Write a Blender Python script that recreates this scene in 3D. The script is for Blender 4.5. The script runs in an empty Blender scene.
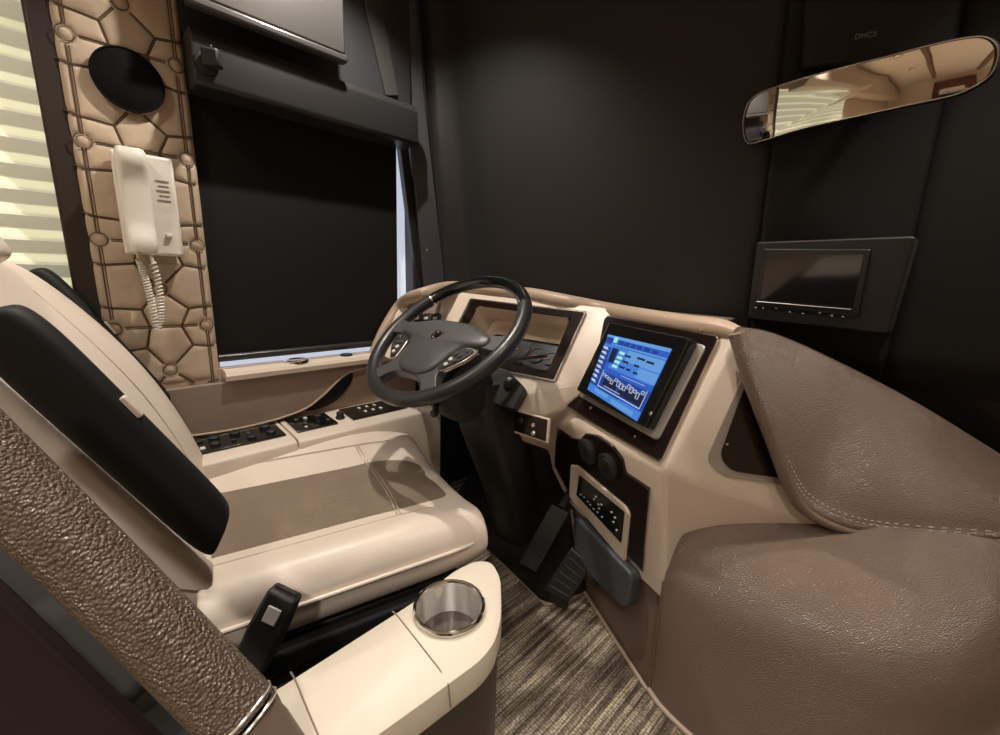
import bpy, bmesh, math, random
import numpy as np
from mathutils import Vector, Matrix
random.seed(4)
COL = bpy.context.scene.collection
PI = math.pi
sin, cos = math.sin, math.cos
# ---------------------------------------------------------------- camera model
FOC = 420.0; CX, CY = 500.0, 367.5
def _d(px, py): return np.array([px-CX, -(py-CY), -FOC])
_F = _d(930, 290); _F /= np.linalg.norm(_F)
_U = -_d(440, 2300); _U -= _F*_U.dot(_F); _U /= np.linalg.norm(_U)
_R = np.cross(_F, _U)
MW = np.array([_R, _F, _U])
CAM = np.array([0, 0, 1.05])
def ray(px, py): return MW @ (_d(px, py)/FOC)
def at(px, py, t): return CAM + ray(px, py)*t
def onz(px, py, z): r = ray(px, py); return CAM + r*((z-CAM[2])/r[2])
def onx(px, py, x): r = ray(px, py); return CAM + r*(x/r[0])
def ony(px, py, y): r = ray(px, py); return CAM + r*(y/r[1])
def onp(px, py, pl):
    P0, n = pl; r = ray(px, py); return CAM + r*((P0-CAM).dot(n)/r.dot(n))
def V(*a): return np.array(a, float)
def unit(v): v = np.array(v, float); return v/np.linalg.norm(v)
FZ = 0.10   # driver floor

# ---------------------------------------------------------------- materials
MATS = {}
def mat(name, col, rough=.5, metal=0, bump=None, coat=0, spec=.5, emit=None, estr=0, var=None):
    """bump=(kind, scale, strength, distance); var=(scale, amount) soft colour wear"""
    m = bpy.data.materials.new(name); m.use_nodes = True
    nt = m.node_tree; b = nt.nodes['Principled BSDF']
    b.inputs['Base Color'].default_value = (*col, 1)
    b.inputs['Roughness'].default_value = rough
    b.inputs['Metallic'].default_value = metal
    b.inputs['Coat Weight'].default_value = coat
    b.inputs['Coat Roughness'].default_value = .08
    b.inputs['Specular IOR Level'].default_value = spec
    if emit:
        b.inputs['Emission Color'].default_value = (*emit, 1); b.inputs['Emission Strength'].default_value = estr
    tc = nt.nodes.new('ShaderNodeTexCoord')
    if var:
        no = nt.nodes.new('ShaderNodeTexNoise'); no.inputs['Scale'].default_value = var[0]; no.inputs['Detail'].default_value = 5
        nt.links.new(tc.outputs['Object'], no.inputs['Vector'])
        mx = nt.nodes.new('ShaderNodeMix'); mx.data_type = 'RGBA'
        mx.inputs[6].default_value = (*[c*(1-var[1]) for c in col], 1); mx.inputs[7].default_value = (*[min(1, c*(1+var[1])) for c in col], 1)
        nt.links.new(no.outputs['Fac'], mx.inputs[0]); nt.links.new(mx.outputs[2], b.inputs['Base Color'])
    if bump:
        kind, sc, st, dist = bump
        if kind == 'noise':
            t = nt.nodes.new('ShaderNodeTexNoise'); t.inputs['Detail'].default_value = 4; out = t.outputs['Fac']
        else:
            t = nt.nodes.new('ShaderNodeTexVoronoi'); t.feature = 'F1' if kind == 'f1' else 'SMOOTH_F1'
            if kind != 'f1': t.inputs['Smoothness'].default_value = .3
            out = t.outputs['Distance']
        t.inputs['Scale'].default_value = sc
        nt.links.new(tc.outputs['Object'], t.inputs['Vector'])
        bp = nt.nodes.new('ShaderNodeBump'); bp.inputs['Strength'].default_value = st; bp.inputs['Distance'].default_value = dist
        bp.invert = kind != 'noise'
        nt.links.new(out, bp.inputs['Height']); nt.links.new(bp.outputs['Normal'], b.inputs['Normal'])
    MATS[name] = m
    return m
M = {}
M['dash'] = mat('cream_soft_plastic', (.68, .575, .475), .40, bump=('noise', 260, .08, .001))
M['cream'] = mat('cream_leather', (.70, .605, .51), .40, bump=('noise', 190, .12, .001), var=(9, .06))
M['console'] = mat('cream_console_plastic', (.62, .55, .455), .44)
M['sill'] = mat('cream_sill_plastic', (.66, .57, .475), .40)
M['shag'] = mat('brown_pebbled_leather', (.180, .128, .096), .26, spec=.9, bump=('f1', 460, .8, .0030), var=(5, .22))
M['roll'] = mat('tan_leather_roll', (.42, .31, .23), .40, bump=('vor', 300, .3, .001), var=(7, .12))
M['perf'] = mat('brown_perforated_leather', (.31, .235, .17), .34, bump=('f1', 380, .9, .0050), var=(12, .25))
M['panelbrown'] = mat('brown_wall_leather', (.25, .19, .15), .5, bump=('noise', 300, .2, .001), var=(6, .1))
M['bead'] = mat('beaded_brown_leather', (.115, .078, .054), .28, bump=('f1', 330, .8, .0040), var=(14, .35))
M['suede'] = mat('tan_suede', (.47, .365, .265), .72, bump=('noise', 120, .15, .001), var=(16, .28))
M['suedeseam'] = mat('dark_tan_seam', (.085, .05, .03), .8)
M['kick'] = mat('brown_kick_leather', (.155, .105, .078), .5, bump=('noise', 300, .2, .001))
M['black'] = mat('black_plastic', (.014, .013, .013), .42)
M['softblack'] = mat('black_soft_plastic', (.014, .0135, .0135), .55, bump=('noise', 500, .1, .0006))
M['gloss'] = mat('gloss_black', (.008, .008, .008), .12, coat=.6)
M['fabric'] = mat('black_roller_fabric', (.006, .0058, .0056), .62, spec=.25, bump=('noise', 700, .08, .0004))
M['blind'] = mat('charcoal_roller_fabric', (.0135, .0127, .0119), .47, spec=.35, bump=('noise', 700, .08, .0004))
M['grey'] = mat('charcoal_trim', (.05, .048, .047), .40, bump=('noise', 420, .1, .0006))
M['valance'] = mat('charcoal_vinyl', (.024, .0235, .024), .33, bump=('noise', 420, .1, .0006))
M['visor'] = mat('grey_metallic_panel', (.10, .095, .092), .32, metal=.5)
M['pillar'] = mat('dark_pillar_plastic', (.032, .032, .036), .38)
M['framebrown'] = mat('dark_brown_frame', (.022, .013, .009), .5)
M['wood'] = mat('dark_gloss_wood', (.012, .006, .005), .22, coat=.12, spec=.35)
M['silver'] = mat('silver_trim', (.62, .58, .54), .25, metal=1)
M['chrome'] = mat('chrome', (.82, .80, .78), .10, metal=1)
M['silverpaint'] = mat('silver_paint', (.40, .37, .34), .35, metal=.35)
M['steel'] = mat('brushed_steel', (.92, .90, .87), .34, metal=1)
_b = M['steel'].node_tree.nodes['Principled BSDF']; _t = M['steel'].node_tree.nodes.new('ShaderNodeTangent'); _t.direction_type = 'RADIAL'; _t.axis = 'Z'
M['steel'].node_tree.links.new(_t.outputs[0], _b.inputs['Tangent']); _b.inputs['Anisotropic'].default_value = .9; _b.inputs['Anisotropic Rotation'].default_value = .25
M['rimgrey'] = mat('charcoal_wheel_leather', (.028, .0275, .029), .34, bump=('noise', 420, .12, .0006))
M['hubgrey'] = mat('grey_hub_plastic', (.068, .066, .067), .42, bump=('noise', 500, .1, .0005))
M['slate'] = mat('slate_grey_plastic', (.05, .054, .062), .42)
M['white'] = mat('white_phone_plastic', (.74, .69, .62), .32)
M['whitemark'] = mat('white_print', (.62, .62, .6), .5)
M['darkmark'] = mat('grey_print', (.22, .2, .18), .5)
M['redbrown'] = mat('red_brown_panel', (.013, .006, .0055), .65, spec=.2, var=(8, .2))
M['sidebrown'] = mat('brown_laminate', (.032, .019, .013), .45)
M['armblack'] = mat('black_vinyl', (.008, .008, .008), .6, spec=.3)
M['mesh'] = mat('black_speaker_cloth', (.004, .004, .004), .9, spec=.1)
M['stitch'] = mat('pale_thread', (.50, .40, .31), .6)
M['mirror'] = mat('mirror_glass', (.92, .92, .92), .02, metal=1)
M['ceil'] = mat('cream_ceiling', (.70, .60, .48), .6)
M['coachwall'] = mat('tan_coach_wall', (.60, .48, .36), .55)
M['mahog'] = mat('mahogany_cabinet', (.10, .035, .022), .25, coat=.3)
M['glass'] = mat('dark_window_glass', (.02, .02, .022), .05, spec=.6)
M['lit'] = mat('daylit_gap', (.5, .5, .5), .5, emit=(.70, .76, .92), estr=.8)
M['lamp'] = mat('lamp_diffuser', (.9, .85, .75), .4, emit=(1, .82, .62), estr=9)
M['gaugeface'] = mat('gauge_face', (.012, .012, .014), .25)
M['liner'] = mat('cluster_liner', (.74, .62, .50), .5)
M['red'] = mat('red_mark', (.5, .05, .03), .5)
M['sofa'] = mat('beige_sofa_leather', (.50, .40, .30), .45)
M['screenglass'] = mat('dark_screen_glass', (.012, .011, .011), .14, coat=.3)
def emat(name, col, s): return mat(name, (.01, .01, .01), .3, emit=col, estr=s)
M['s_blue'] = emat('screen_blue', (.03, .15, .75), .75)
M['s_mid'] = emat('screen_mid_blue', (.08, .30, .95), .75)
M['s_light'] = emat('screen_light_blue', (.17, .46, 1.0), .75)
M['s_deep'] = emat('screen_deep_blue', (.012, .06, .38), .8)
M['s_dark'] = emat('screen_navy', (.004, .012, .06), .8)
M['s_white'] = emat('screen_white', (.75, .85, 1.0), 0.8)
M['s_green'] = emat('screen_mint', (.42, .95, .80), .9)
M['s_tick'] = emat('gauge_tick', (.55, .52, .48), .3)

def carpet_mat():
    m = bpy.data.materials.new('woven_striped_carpet'); m.use_nodes = True; nt = m.node_tree; b = nt.nodes['Principled BSDF']
    N = nt.nodes.new; L = nt.links.new
    tc = N('ShaderNodeTexCoord'); mp = N('ShaderNodeMapping'); L(tc.outputs['Object'], mp.inputs['Vector'])
    mp.inputs['Rotation'].default_value = (0, 0, math.radians(2))
    mp.inputs['Scale'].default_value = (1, .035, 1)
    n1 = N('ShaderNodeTexNoise'); n1.inputs['Scale'].default_value = 95; n1.inputs['Detail'].default_value = 3; L(mp.outputs['Vector'], n1.inputs['Vector'])
    r1 = N('ShaderNodeValToRGB'); e = r1.color_ramp.elements
    e[0].position = .36; e[0].color = (.075, .055, .04, 1); e[1].position = .62; e[1].color = (.42, .345, .25, 1)
    e2 = r1.color_ramp.elements.new(.50); e2.color = (.21, .165, .12, 1)
    L(n1.outputs['Fac'], r1.inputs['Fac'])
    # basket weave checks
    mp2 = N('ShaderNodeMapping'); L(tc.outputs['Object'], mp2.inputs['Vector']); mp2.inputs['Rotation'].default_value = (0, 0, math.radians(2))
    ck = N('ShaderNodeTexVoronoi'); ck.inputs['Scale'].default_value = 140; ck.inputs['Randomness'].default_value = .35
    L(mp2.outputs['Vector'], ck.inputs['Vector'])
    r2 = N('ShaderNodeValToRGB'); r2.color_ramp.elements[0].position = .25; r2.color_ramp.elements[1].position = .6
    r2.color_ramp.elements[0].color = (1.25, 1.25, 1.25, 1); r2.color_ramp.elements[1].color = (.42, .42, .42, 1)
    L(ck.outputs['Distance'], r2.inputs['Fac'])
    mx = N('ShaderNodeMix'); mx.data_type = 'RGBA'; mx.blend_type = 'MULTIPLY'; mx.inputs[0].default_value = 1
    L(r1.outputs['Color'], mx.inputs[6]); L(r2.outputs['Color'], mx.inputs[7]); L(mx.outputs[2], b.inputs['Base Color'])
    b.inputs['Roughness'].default_value = .8
    bp = N('ShaderNodeBump'); bp.inputs['Strength'].default_value = .6; bp.inputs['Distance'].default_value = .002; bp.invert = True
    L(ck.outputs['Distance'], bp.inputs['Height']); L(bp.outputs['Normal'], b.inputs['Normal'])
    return m
M['carpet'] = carpet_mat()
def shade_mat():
    """pleated shade: daylight from behind is painted in as emission, stronger on the sheer bands"""
    m = bpy.data.materials.new('painted_glow_fabric'); m.use_nodes = True; nt = m.node_tree; b = nt.nodes['Principled BSDF']
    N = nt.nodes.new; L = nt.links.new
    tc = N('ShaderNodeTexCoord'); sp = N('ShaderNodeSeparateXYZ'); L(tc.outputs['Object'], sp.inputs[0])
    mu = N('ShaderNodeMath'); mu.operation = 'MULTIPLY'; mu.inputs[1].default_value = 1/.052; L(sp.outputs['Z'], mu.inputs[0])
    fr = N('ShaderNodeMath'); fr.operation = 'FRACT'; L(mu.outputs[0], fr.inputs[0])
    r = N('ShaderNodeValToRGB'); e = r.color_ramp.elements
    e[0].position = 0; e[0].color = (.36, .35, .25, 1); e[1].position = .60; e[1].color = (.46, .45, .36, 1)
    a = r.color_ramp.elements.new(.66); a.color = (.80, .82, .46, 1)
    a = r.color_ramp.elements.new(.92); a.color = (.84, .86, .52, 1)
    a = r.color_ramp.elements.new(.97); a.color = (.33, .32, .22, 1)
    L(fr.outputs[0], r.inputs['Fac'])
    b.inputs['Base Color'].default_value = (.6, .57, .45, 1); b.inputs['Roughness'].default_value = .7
    L(r.outputs['Color'], b.inputs['Emission Color']); b.inputs['Emission Strength'].default_value = .62  # banded emission stands in for daylight coming through the fabric
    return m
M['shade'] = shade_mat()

# ---------------------------------------------------------------- mesh helpers
ORG = {}
def setp(o, label=None, cat=None, group=None, kind=None):
    if label: o['label'] = label
    if cat: o['category'] = cat
    if group: o['group'] = group
    if kind: o['kind'] = kind
    return o
def thing(name, label, cat, loc, group=None):
    o = bpy.data.objects.new(name, None); COL.objects.link(o); o.location = tuple(loc); o.empty_display_size = .05
    ORG[o.name] = np.array(loc, float)
    return setp(o, label, cat, group)
class MB:
    def __init__(s): s.v = []; s.f = []
    def add(s, vs, fs):
        k = len(s.v); s.v += [tuple(map(float, p)) for p in vs]; s.f += [tuple(i+k for i in f) for f in fs]; return s
    def box(s, c, size, ax=None):
        ax = np.eye(3) if ax is None else np.array(ax); c = np.array(c); h = np.array(size)/2
        vs = [c+sum(ax[i]*h[i]*g[i] for i in range(3)) for g in [(-1,-1,-1),(1,-1,-1),(1,1,-1),(-1,1,-1),(-1,-1,1),(1,-1,1),(1,1,1),(-1,1,1)]]
        return s.add(vs, [(0,3,2,1),(4,5,6,7),(0,1,5,4),(1,2,6,5),(2,3,7,6),(3,0,4,7)])
    def prism(s, poly, n, th):
        """polygon extruded backwards by th along -n"""
        n = unit(n); P = [np.array(p) for p in poly]; k = len(P)
        a = sum(np.cross(P[i]-P[0], P[(i+1) % k]-P[0]) for i in range(k))
        if a.dot(n) < 0: P = P[::-1]
        Q = [p-n*th for p in P]
        return s.add(P+Q, [tuple(range(k)), tuple(range(2*k-1, k-1, -1))]+[(i, i+k, (i+1) % k+k, (i+1) % k) for i in range(k)])
    def ring(s, outer, inner, n, th):
        n = unit(n); k = len(outer); o = [np.array(p) for p in outer]; i_ = [np.array(p) for p in inner]
        a = sum(np.cross(o[i]-o[0], o[(i+1) % k]-o[0]) for i in range(k))
        if a.dot(n) < 0: o = o[::-1]; i_ = i_[::-1]
        vs = o+i_+[p-n*th for p in o]+[p-n*th for p in i_]; f = []
        for i in range(k):
            j = (i+1) % k
            f += [(i, j, k+j, k+i), (2*k+i, 3*k+i, 3*k+j, 2*k+j), (i, 2*k+i, 2*k+j, j), (k+i, k+j, 3*k+j, 3*k+i)]
        return s.add(vs, f)
    def grid(s, rows, closed=False):
        nr, nc = len(rows), len(rows[0]); vs = [p for r in rows for p in r]; f = []
        for i in range(nr-1):
            for j in range(nc if closed else nc-1):
                k = (j+1) % nc; f.append((i*nc+j, i*nc+k, (i+1)*nc+k, (i+1)*nc+j))
        return s.add(vs, f)
    def loft(s, rows):
        """closed loops with end caps"""
        k = len(s.v); s.grid(rows, True); nc = len(rows[0]); n = len(rows)
        s.f.append(tuple(k+i for i in range(nc))[::-1]); s.f.append(tuple(k+(n-1)*nc+i for i in range(nc))); return s
    def tube(s, pts, r, seg=12, closed=False, cap=True):
        P = [np.array(p, float) for p in pts]; n = len(P); R = r if hasattr(r, '__len__') else [r]*n
        rows = []; up = None
        for i in range(n):
            t = unit((P[(i+1) % n]-P[i-1]) if closed else (P[min(i+1, n-1)]-P[max(i-1, 0)]))
            if up is None:
                up = np.cross(t, [0, 0, 1.]);  up = np.cross(t, [1., 0, 0]) if np.linalg.norm(up) < .1 else up
            up = unit(up-t*up.dot(t)); w = np.cross(t, up)
            rows.append([P[i]+R[i]*(up*cos(2*PI*k/seg)+w*sin(2*PI*k/seg)) for k in range(seg)])
        if closed: rows.append(rows[0]); return s.grid(rows, True)
        return s.loft(rows) if cap else s.grid(rows, True)
    def lathe(s, prof, o, ax, seg=32, sx=1.0):
        """prof (r, h) along axis ax from o"""
        ax = unit(ax); a = np.cross(ax, [0, 0, 1.]); a = np.array([1., 0, 0]) if np.linalg.norm(a) < .05 else unit(a); b = np.cross(ax, a); o = np.array(o)
        rows = [[o+ax*h+r*(a*cos(2*PI*k/seg)*sx+b*sin(2*PI*k/seg)) for k in range(seg)] for r, h in prof]
        return s.loft(rows)
    def build(s, name, m, parent=None, bevel=0, seg=2, sub=0, solid=0, flat=False, angle=35, loc=None):
        me = bpy.data.meshes.new(name); o = bpy.data.objects.new(name, me); COL.objects.link(o)
        if parent is not None: org = ORG[parent.name]; o.parent = parent
        else:
            if loc is None:
                a = np.array(s.v); loc = np.array([a[:, 0].mean(), a[:, 1].mean(), a[:, 2].min()])
            org = np.array(loc, float); o.location = tuple(org)
        ORG[o.name] = org
        me.from_pydata([tuple(np.array(p)-org) for p in s.v], [], s.f); me.validate(); me.update()
        bm = bmesh.new(); bm.from_mesh(me); bmesh.ops.recalc_face_normals(bm, faces=bm.faces); bm.to_mesh(me); bm.free()
        me.materials.append(M[m] if isinstance(m, str) else m)
        if not flat:
            for p in me.polygons: p.use_smooth = True
        if solid:
            md = o.modifiers.new('solid', 'SOLIDIFY'); md.thickness = solid; md.offset = -1
        if bevel:
            md = o.modifiers.new('bevel', 'BEVEL'); md.width = bevel; md.segments = seg; md.limit_method = 'ANGLE'; md.angle_limit = math.radians(30); md.harden_normals = False
        if sub:
            md = o.modifiers.new('sub', 'SUBSURF'); md.levels = sub; md.render_levels = sub
        if not flat and not sub:
            try:
                me.set_sharp_from_angle(angle=math.radians(angle))
            except Exception: pass
        return o
def cr(pts, n, closed=False):
    """Catmull-Rom resample: n points per span"""
    P = [np.array(p, float) for p in pts]; out = []; k = len(P)
    for i in range(k if closed else k-1):
        p0 = P[i-1] if (i > 0 or closed) else 2*P[0]-P[1]; p1 = P[i]; p2 = P[(i+1) % k]
        p3 = P[(i+2) % k] if (i+2 < k or closed) else 2*P[-1]-P[-2]
        for j in range(n):
            t = j/n; out.append(.5*((2*p1)+(p2-p0)*t+(2*p0-5*p1+4*p2-p3)*t*t+(3*p1-p0-3*p2+p3)*t**3))
    if not closed: out.append(P[-1])
    return out
def crgrid(rows, nu, nv):
    R = [cr(r, nu) for r in rows]
    return [list(c) for c in zip(*[cr(list(c), nv) for c in zip(*R)])]
def rpoly(pts, r, n=5):
    """polygon with rounded corners; r scalar or list"""
    P = [np.array(p, float) for p in pts]; k = len(P); out = []
    for i in range(k):
        rr = r[i] if hasattr(r, '__len__') else r
        a, p, b = P[i-1], P[i], P[(i+1) % k]; la, lb = np.linalg.norm(a-p), np.linalg.norm(b-p)
        if rr <= 0: out.append(p); continue
        q = min(rr, la*.45, lb*.45); s0 = p+(a-p)/la*q; s1 = p+(b-p)/lb*q
        for j in range(n+1):
            t = j/n; out.append((1-t)**2*s0+2*t*(1-t)*p+t*t*s1)
    return out
def scale_poly(P, f, g=None):
    c = sum(P)/len(P); return [c+(p-c)*f for p in P]
def inset(P, n, d):
    """inset a convex-ish polygon by d in its plane"""
    P = [np.array(p) for p in P]; k = len(P); n = unit(n)
    a = sum(np.cross(P[i]-P[0], P[(i+1) % k]-P[0]) for i in range(k)); sg = 1 if a.dot(n) > 0 else -1
    out = []
    for i in range(k):
        e1 = P[i]-P[i-1]; e2 = P[(i+1) % k]-P[i]
        m1 = np.cross(n, unit(e1))*sg; m2 = np.cross(n, unit(e2))*sg; m = m1+m2; out.append(P[i]+m*(d/max(.3, (1+m1.dot(m2)))))
    return out
def poly(pxs, pl, off=0):
    P0, n = pl; return [onp(x, y, (P0+unit(n)*off, n)) for x, y in pxs]

# ================================================================ SETTING
WX = -1.42      # inner face of driver's side wall
b = MB(); b.box((.0, -1.45, FZ-.03), (3.0, 6.8, .06)); setp(b.build('floor', 'carpet', flat=True, loc=(0, 0, FZ)), kind='structure')
b = MB(); b.box((0, -1.45, 2.13), (3.0, 6.8, .06)); setp(b.build('ceiling', 'ceil', flat=True), kind='structure')
# driver's side wall: built round its two windows
b = MB()
def wl(y0, y1, z0, z1): b.box((WX-.04, (y0+y1)/2, (z0+z1)/2), (.08, y1-y0, z1-z0))
wl(-4.8, -1.75, .04, 2.1); wl(-1.75, .03, .04, .55); wl(-1.75, .03, 1.85, 2.1); wl(.03, .27, .04, 2.1); wl(.27, .935, .04, .745); wl(.27, .935, 1.85, 2.1); 
setp(b.build('wall_left', 'coachwall', flat=True), kind='structure')
b = MB(); wl(.935, 1.88, .04, 2.1); setp(b.build('trim_7', 'pillar', flat=True), kind='structure')
b = MB(); b.box((1.36, -1.45, 1.1), (.08, 6.74, 2.06)); setp(b.build('wall_right', 'coachwall', flat=True), kind='structure')
b = MB(); b.box((0, -4.8, 1.1), (3.0, .08, 2.06)); setp(b.build('wall_rear', 'coachwall', flat=True), kind='structure')
b = MB(); b.box((0, 1.87, .55), (3.0, .06, 1.02)); b.box((0, 1.87, 2.0), (3.0, .06, .24)); setp(b.build('wall_front', 'black', flat=True), kind='structure')
# windows
def pane(name, y0, y1, z0, z1, m='lit'):
    b = MB(); b.box((WX-.06, (y0+y1)/2, (z0+z1)/2), (.012, y1-y0, z1-z0)); return setp(b.build(name, m, flat=True), kind='structure')
pane('window_1', .27, .935, .74, 1.86)
pane('window_2', -1.75, .03, .55, 1.85)
# dark brown frame between shade and padded panel
b = MB(); fr = [onx(24, -30, -1.405), onx(46, -30, -1.405), onx(107, 352, -1.405), onx(79, 318, -1.405)]
b.box((-1.405, .0185, 1.28), (.05, .046, 1.62), None); setp(b.build('trim_1', 'framebrown', bevel=.006), kind='structure')

# windshield blinds plane
BP = (V(-1.38, 1.06, 1.02), unit(np.cross(V(1, .27, 0), V(0, -.12, .94))))
bn = BP[1] if BP[1][1] < 0 else -BP[1]; BP = (BP[0], bn)
def blind_xz(x, z, off=0):
    p = V(x, 0, z); n = bn; p[1] = BP[0][1]-((x-BP[0][0])*n[0]+(z-BP[0][2])*n[2])/n[1]; return p+n*off
def curvedblind(name, x0, x1, label, m, off=0.0, edge=False):
    b = MB(); rows = []
    for i in range(14):
        z = .80+1.28*i/13; r = []
        for j in range(30):
            x = x0+(x1-x0)*j/29; k = .0
            if edge: k = .035*math.exp(-((x-x0)/.05)**2)-.012*math.exp(-((x-x0-.09)/.05)**2)
            r.append(blind_xz(x, z, off+k*(1 if z < 1.6 else .6)))
        rows.append(r)
    b.grid(rows); return setp(b.build(name, m, solid=.004), label, 'roller shade', 'windshield shades')
xs = [onp(775, 120, BP)[0], onp(925, 180, BP)[0]]
curvedblind('windshield_shade', -1.36, xs[0]+.01, 'large plain charcoal shade drawn over the windshield behind the steering wheel', 'blind', edge=True)
curvedblind('windshield_shade', xs[1]-.01, 1.25, 'black windshield shade to the right of the mirror and hanging monitor', 'fabric')
cpn = curvedblind('center_post_panel', xs[0], xs[1], 'black panel between the two windshield shades, behind the mirror and monitor', 'fabric', off=.006); cpn['category'] = 'panel'; del cpn['group']
# door side blind + shade bottom weight hidden behind the dash
# A pillar
b = MB()
p0, p1 = onx(396, 0, -1.40), onx(417, 0, -1.36); q0, q1 = onx(424, 290, -1.40), onx(447, 290, -1.36)
def ext(a, c, k=.35): return a+(a-c)*k
A = [ext(p0, q0), ext(p1, q1), ext(q1, p1, .15), ext(q0, p0, .15)]
b.prism(A, (1, -.5, 0), .05); ap = setp(b.build('trim_2', 'pillar', bevel=.006), kind='structure')
b = MB()
A = [ext(onx(382, 0, -1.41), onx(418, 290, -1.41)), ext(p0, q0)+V(-.01, 0, 0), ext(q0, p0, .15)+V(-.01, 0, 0), ext(onx(418, 290, -1.41), onx(382, 0, -1.41), .15)]
b.prism(A, (1, -.2, 0), .04); setp(b.build('trim_3', 'black', bevel=.004), kind='structure')
b = MB(); b.tube([ext(onx(413, 0, -1.352), onx(444, 285, -1.352)), onx(413, 0, -1.352), onx(444, 285, -1.352)], .0025, 8); b.build('trim_4', 'grey')['kind'] = 'structure'
for i, (x, y) in enumerate([(395, 74), (427, 250), (392, 3)]):
    b = MB(); p = onx(x, y, -1.385); b.lathe([(.001, 0), (.005, 0), (.004, .004), (.001, .005)], p, (.9, -.4, 0), 12)
    setp(b.build('pillar_screw', 'silver'), ['silver screw on the pillar just above the valance end', 'silver screw low on the pillar above the dashboard corner', 'silver screw at the very top of the pillar'][i], 'screw')

# ---------------- tan padded wall panel
PX = -1.375
T = thing('padded_wall_panel', 'tall tan padded wall panel with dark stitched hexagon seams', 'wall panel', (PX, .15, .745))
ROWZ = [.897-.21*0+.2085*i for i in range(-1, 7)]
segs = []
def sg(*p):
    for a, c in zip(p[:-1], p[1:]): segs.append((a, c))
yl, yr, ymid = .053, .241, .150
sg((yl, .70), (yl, 2.1)); sg((yr, .70), (yr, 2.1))
for z in ROWZ:
    sg((yl, z), (yr, z)); zc = z+.095
    ya, yb = .122, .186
    for (yy, n, vx, e) in ((ya, .110, yl, .02), (yb, .206, yr, .28)):
        sg((yy, z), (n, z+.045), (ymid, zc)); sg((n, z+.045), (vx, z+.050), (e, z+.060))
        sg((yy, z+.2085), (n, z+.2085-.052), (ymid, zc)); sg((n, z+.2085-.052), (vx, z+.2085-.058), (e, z+.2085-.05))
SA = np.array([s[0] for s in segs]); SB = np.array([s[1] for s in segs]); SD = SB-SA; SL = (SD**2).sum(1)
CIR = [(yl, z) for z in ROWZ]+[(yr, z) for z in ROWZ]+[(ymid, z+.095) for z in ROWZ]; CA = np.array(CIR)
def dist(y, z):
    w = np.array([y, z])-SA; t = np.clip((w*SD).sum(1)/SL, 0, 1); d = np.sqrt(((w-SD*t[:, None])**2).sum(1)).min()
    dc = np.sqrt(((CA-[y, z])**2).sum(1)); return min(d if dc.min() > .016 else 1, abs(dc.min()-.015))
rows = []; NY, NZ = 76, 340
y0, y1, z0, z1 = .031, .262, .737, 2.1
for i in range(NZ+1):
    z = z0+(z1-z0)*i/NZ; r = []
    for j in range(NY+1):
        y = y0+(y1-y0)*j/NY; e = min(y-y0, y1-y, z-z0); h = .005*(1-math.exp(-dist(y, z)/.006))-.02*math.exp(-e/.006)
        r.append(V(PX+h, y, z))
    rows.append(r)
b = MB(); b.grid(rows); b.build('padding', 'suede', T, solid=.0)
b = MB(); b.box((PX-.022, .147, 1.42), (.020, .226, 1.36)); b.build('backing_board', 'suede', T)
b = MB()
for (a, c) in segs:
    vert = abs(a[0]-c[0]) < 1e-6 or abs(a[1]-c[1]) < 1e-6
    a, c = np.array(a), np.array(c)
    nrm = np.array([-(c-a)[1], (c-a)[0]])/np.linalg.norm(c-a)
    for o in ((-.0027, .0027) if vert else (-.0016, .0016)):
        L = np.linalg.norm(c-a); k = max(2, int(L/.01)); pts = []
        for q in range(k+1):
            p = a+(c-a)*q/k+nrm*o
            if z0 < p[1] < z1 and y0 < p[0] < y1:
                if np.sqrt(((CA-p)**2).sum(1)).min() > .014: pts.append(V(PX+.0015+(0 if y0+.006 < p[0] < y1-.006 else -.006), *p)); continue
            if len(pts) > 1: b.tube(pts, .0014, 5)
            pts = []
        if len(pts) > 1: b.tube(pts, .0014, 5)
for cy, cz in CIR:
    if z0+.02 < cz < z1: 
        b.tube([V(PX+.0035, cy+.015*cos(k*PI/10), cz+.015*sin(k*PI/10)) for k in range(20)], .0012, 5, closed=True)
setp(b.build('seam', 'suedeseam', T), 'dark double seam stitching')
# round speaker
sp = onx(128, 82, PX)
b = MB(); b.lathe([(.001, 0), (.062, 0), (.064, .004), (.062, .012), (.058, .014), (.001, .0135)], (PX+.004, sp[1], sp[2]), (1, 0, 0), 48)
S = thing('round_speaker', 'flat round black speaker on the tan padded panel above the phone', 'speaker', (PX+.004, sp[1], sp[2]))
b.build('grille', 'mesh', S)
b = MB(); b.tube([V(PX+.016, sp[1]+.063*cos(k*PI/24), sp[2]+.063*sin(k*PI/24)) for k in range(48)], .0025, 6, closed=True); b.build('rim', 'mesh', S)
# intercom phone
ph = onx(147, 204, PX+.01); X0 = PX+.012
def pht(px, py, x=X0+.02): p = onx(px, py, x); return p
T = thing('wall_phone', 'white wall phone with handset and coiled cord on the tan padded panel', 'phone', (X0, ph[1], ph[2]-.11))
bp_ = [onx(112, 149, X0+.018), onx(172, 160, X0+.018), onx(181, 255, X0+.018), onx(127, 254, X0+.018)]
ys = [p[1] for p in bp_]; zs = [p[2] for p in bp_]
yc0, yc1, zb, zt = min(ys)-.003, max(ys), min(zs), max(zs)
print('phone', bp_)
b = MB(); b.box((X0+.012, (yc0+yc1)/2, (zb+zt)/2), (.024, yc1-yc0, zt-zb)); b.build('base', 'white', T, bevel=.006, seg=3)
hw = (yc1-yc0)*.50; hy = yc0+.004+hw/2
prof = [(0, .026), (.035, .030), (.11, .024), (.16, .026), (zt-zb-.05, .032), (zt-zb-.002, .026)]
rows = []
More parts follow.
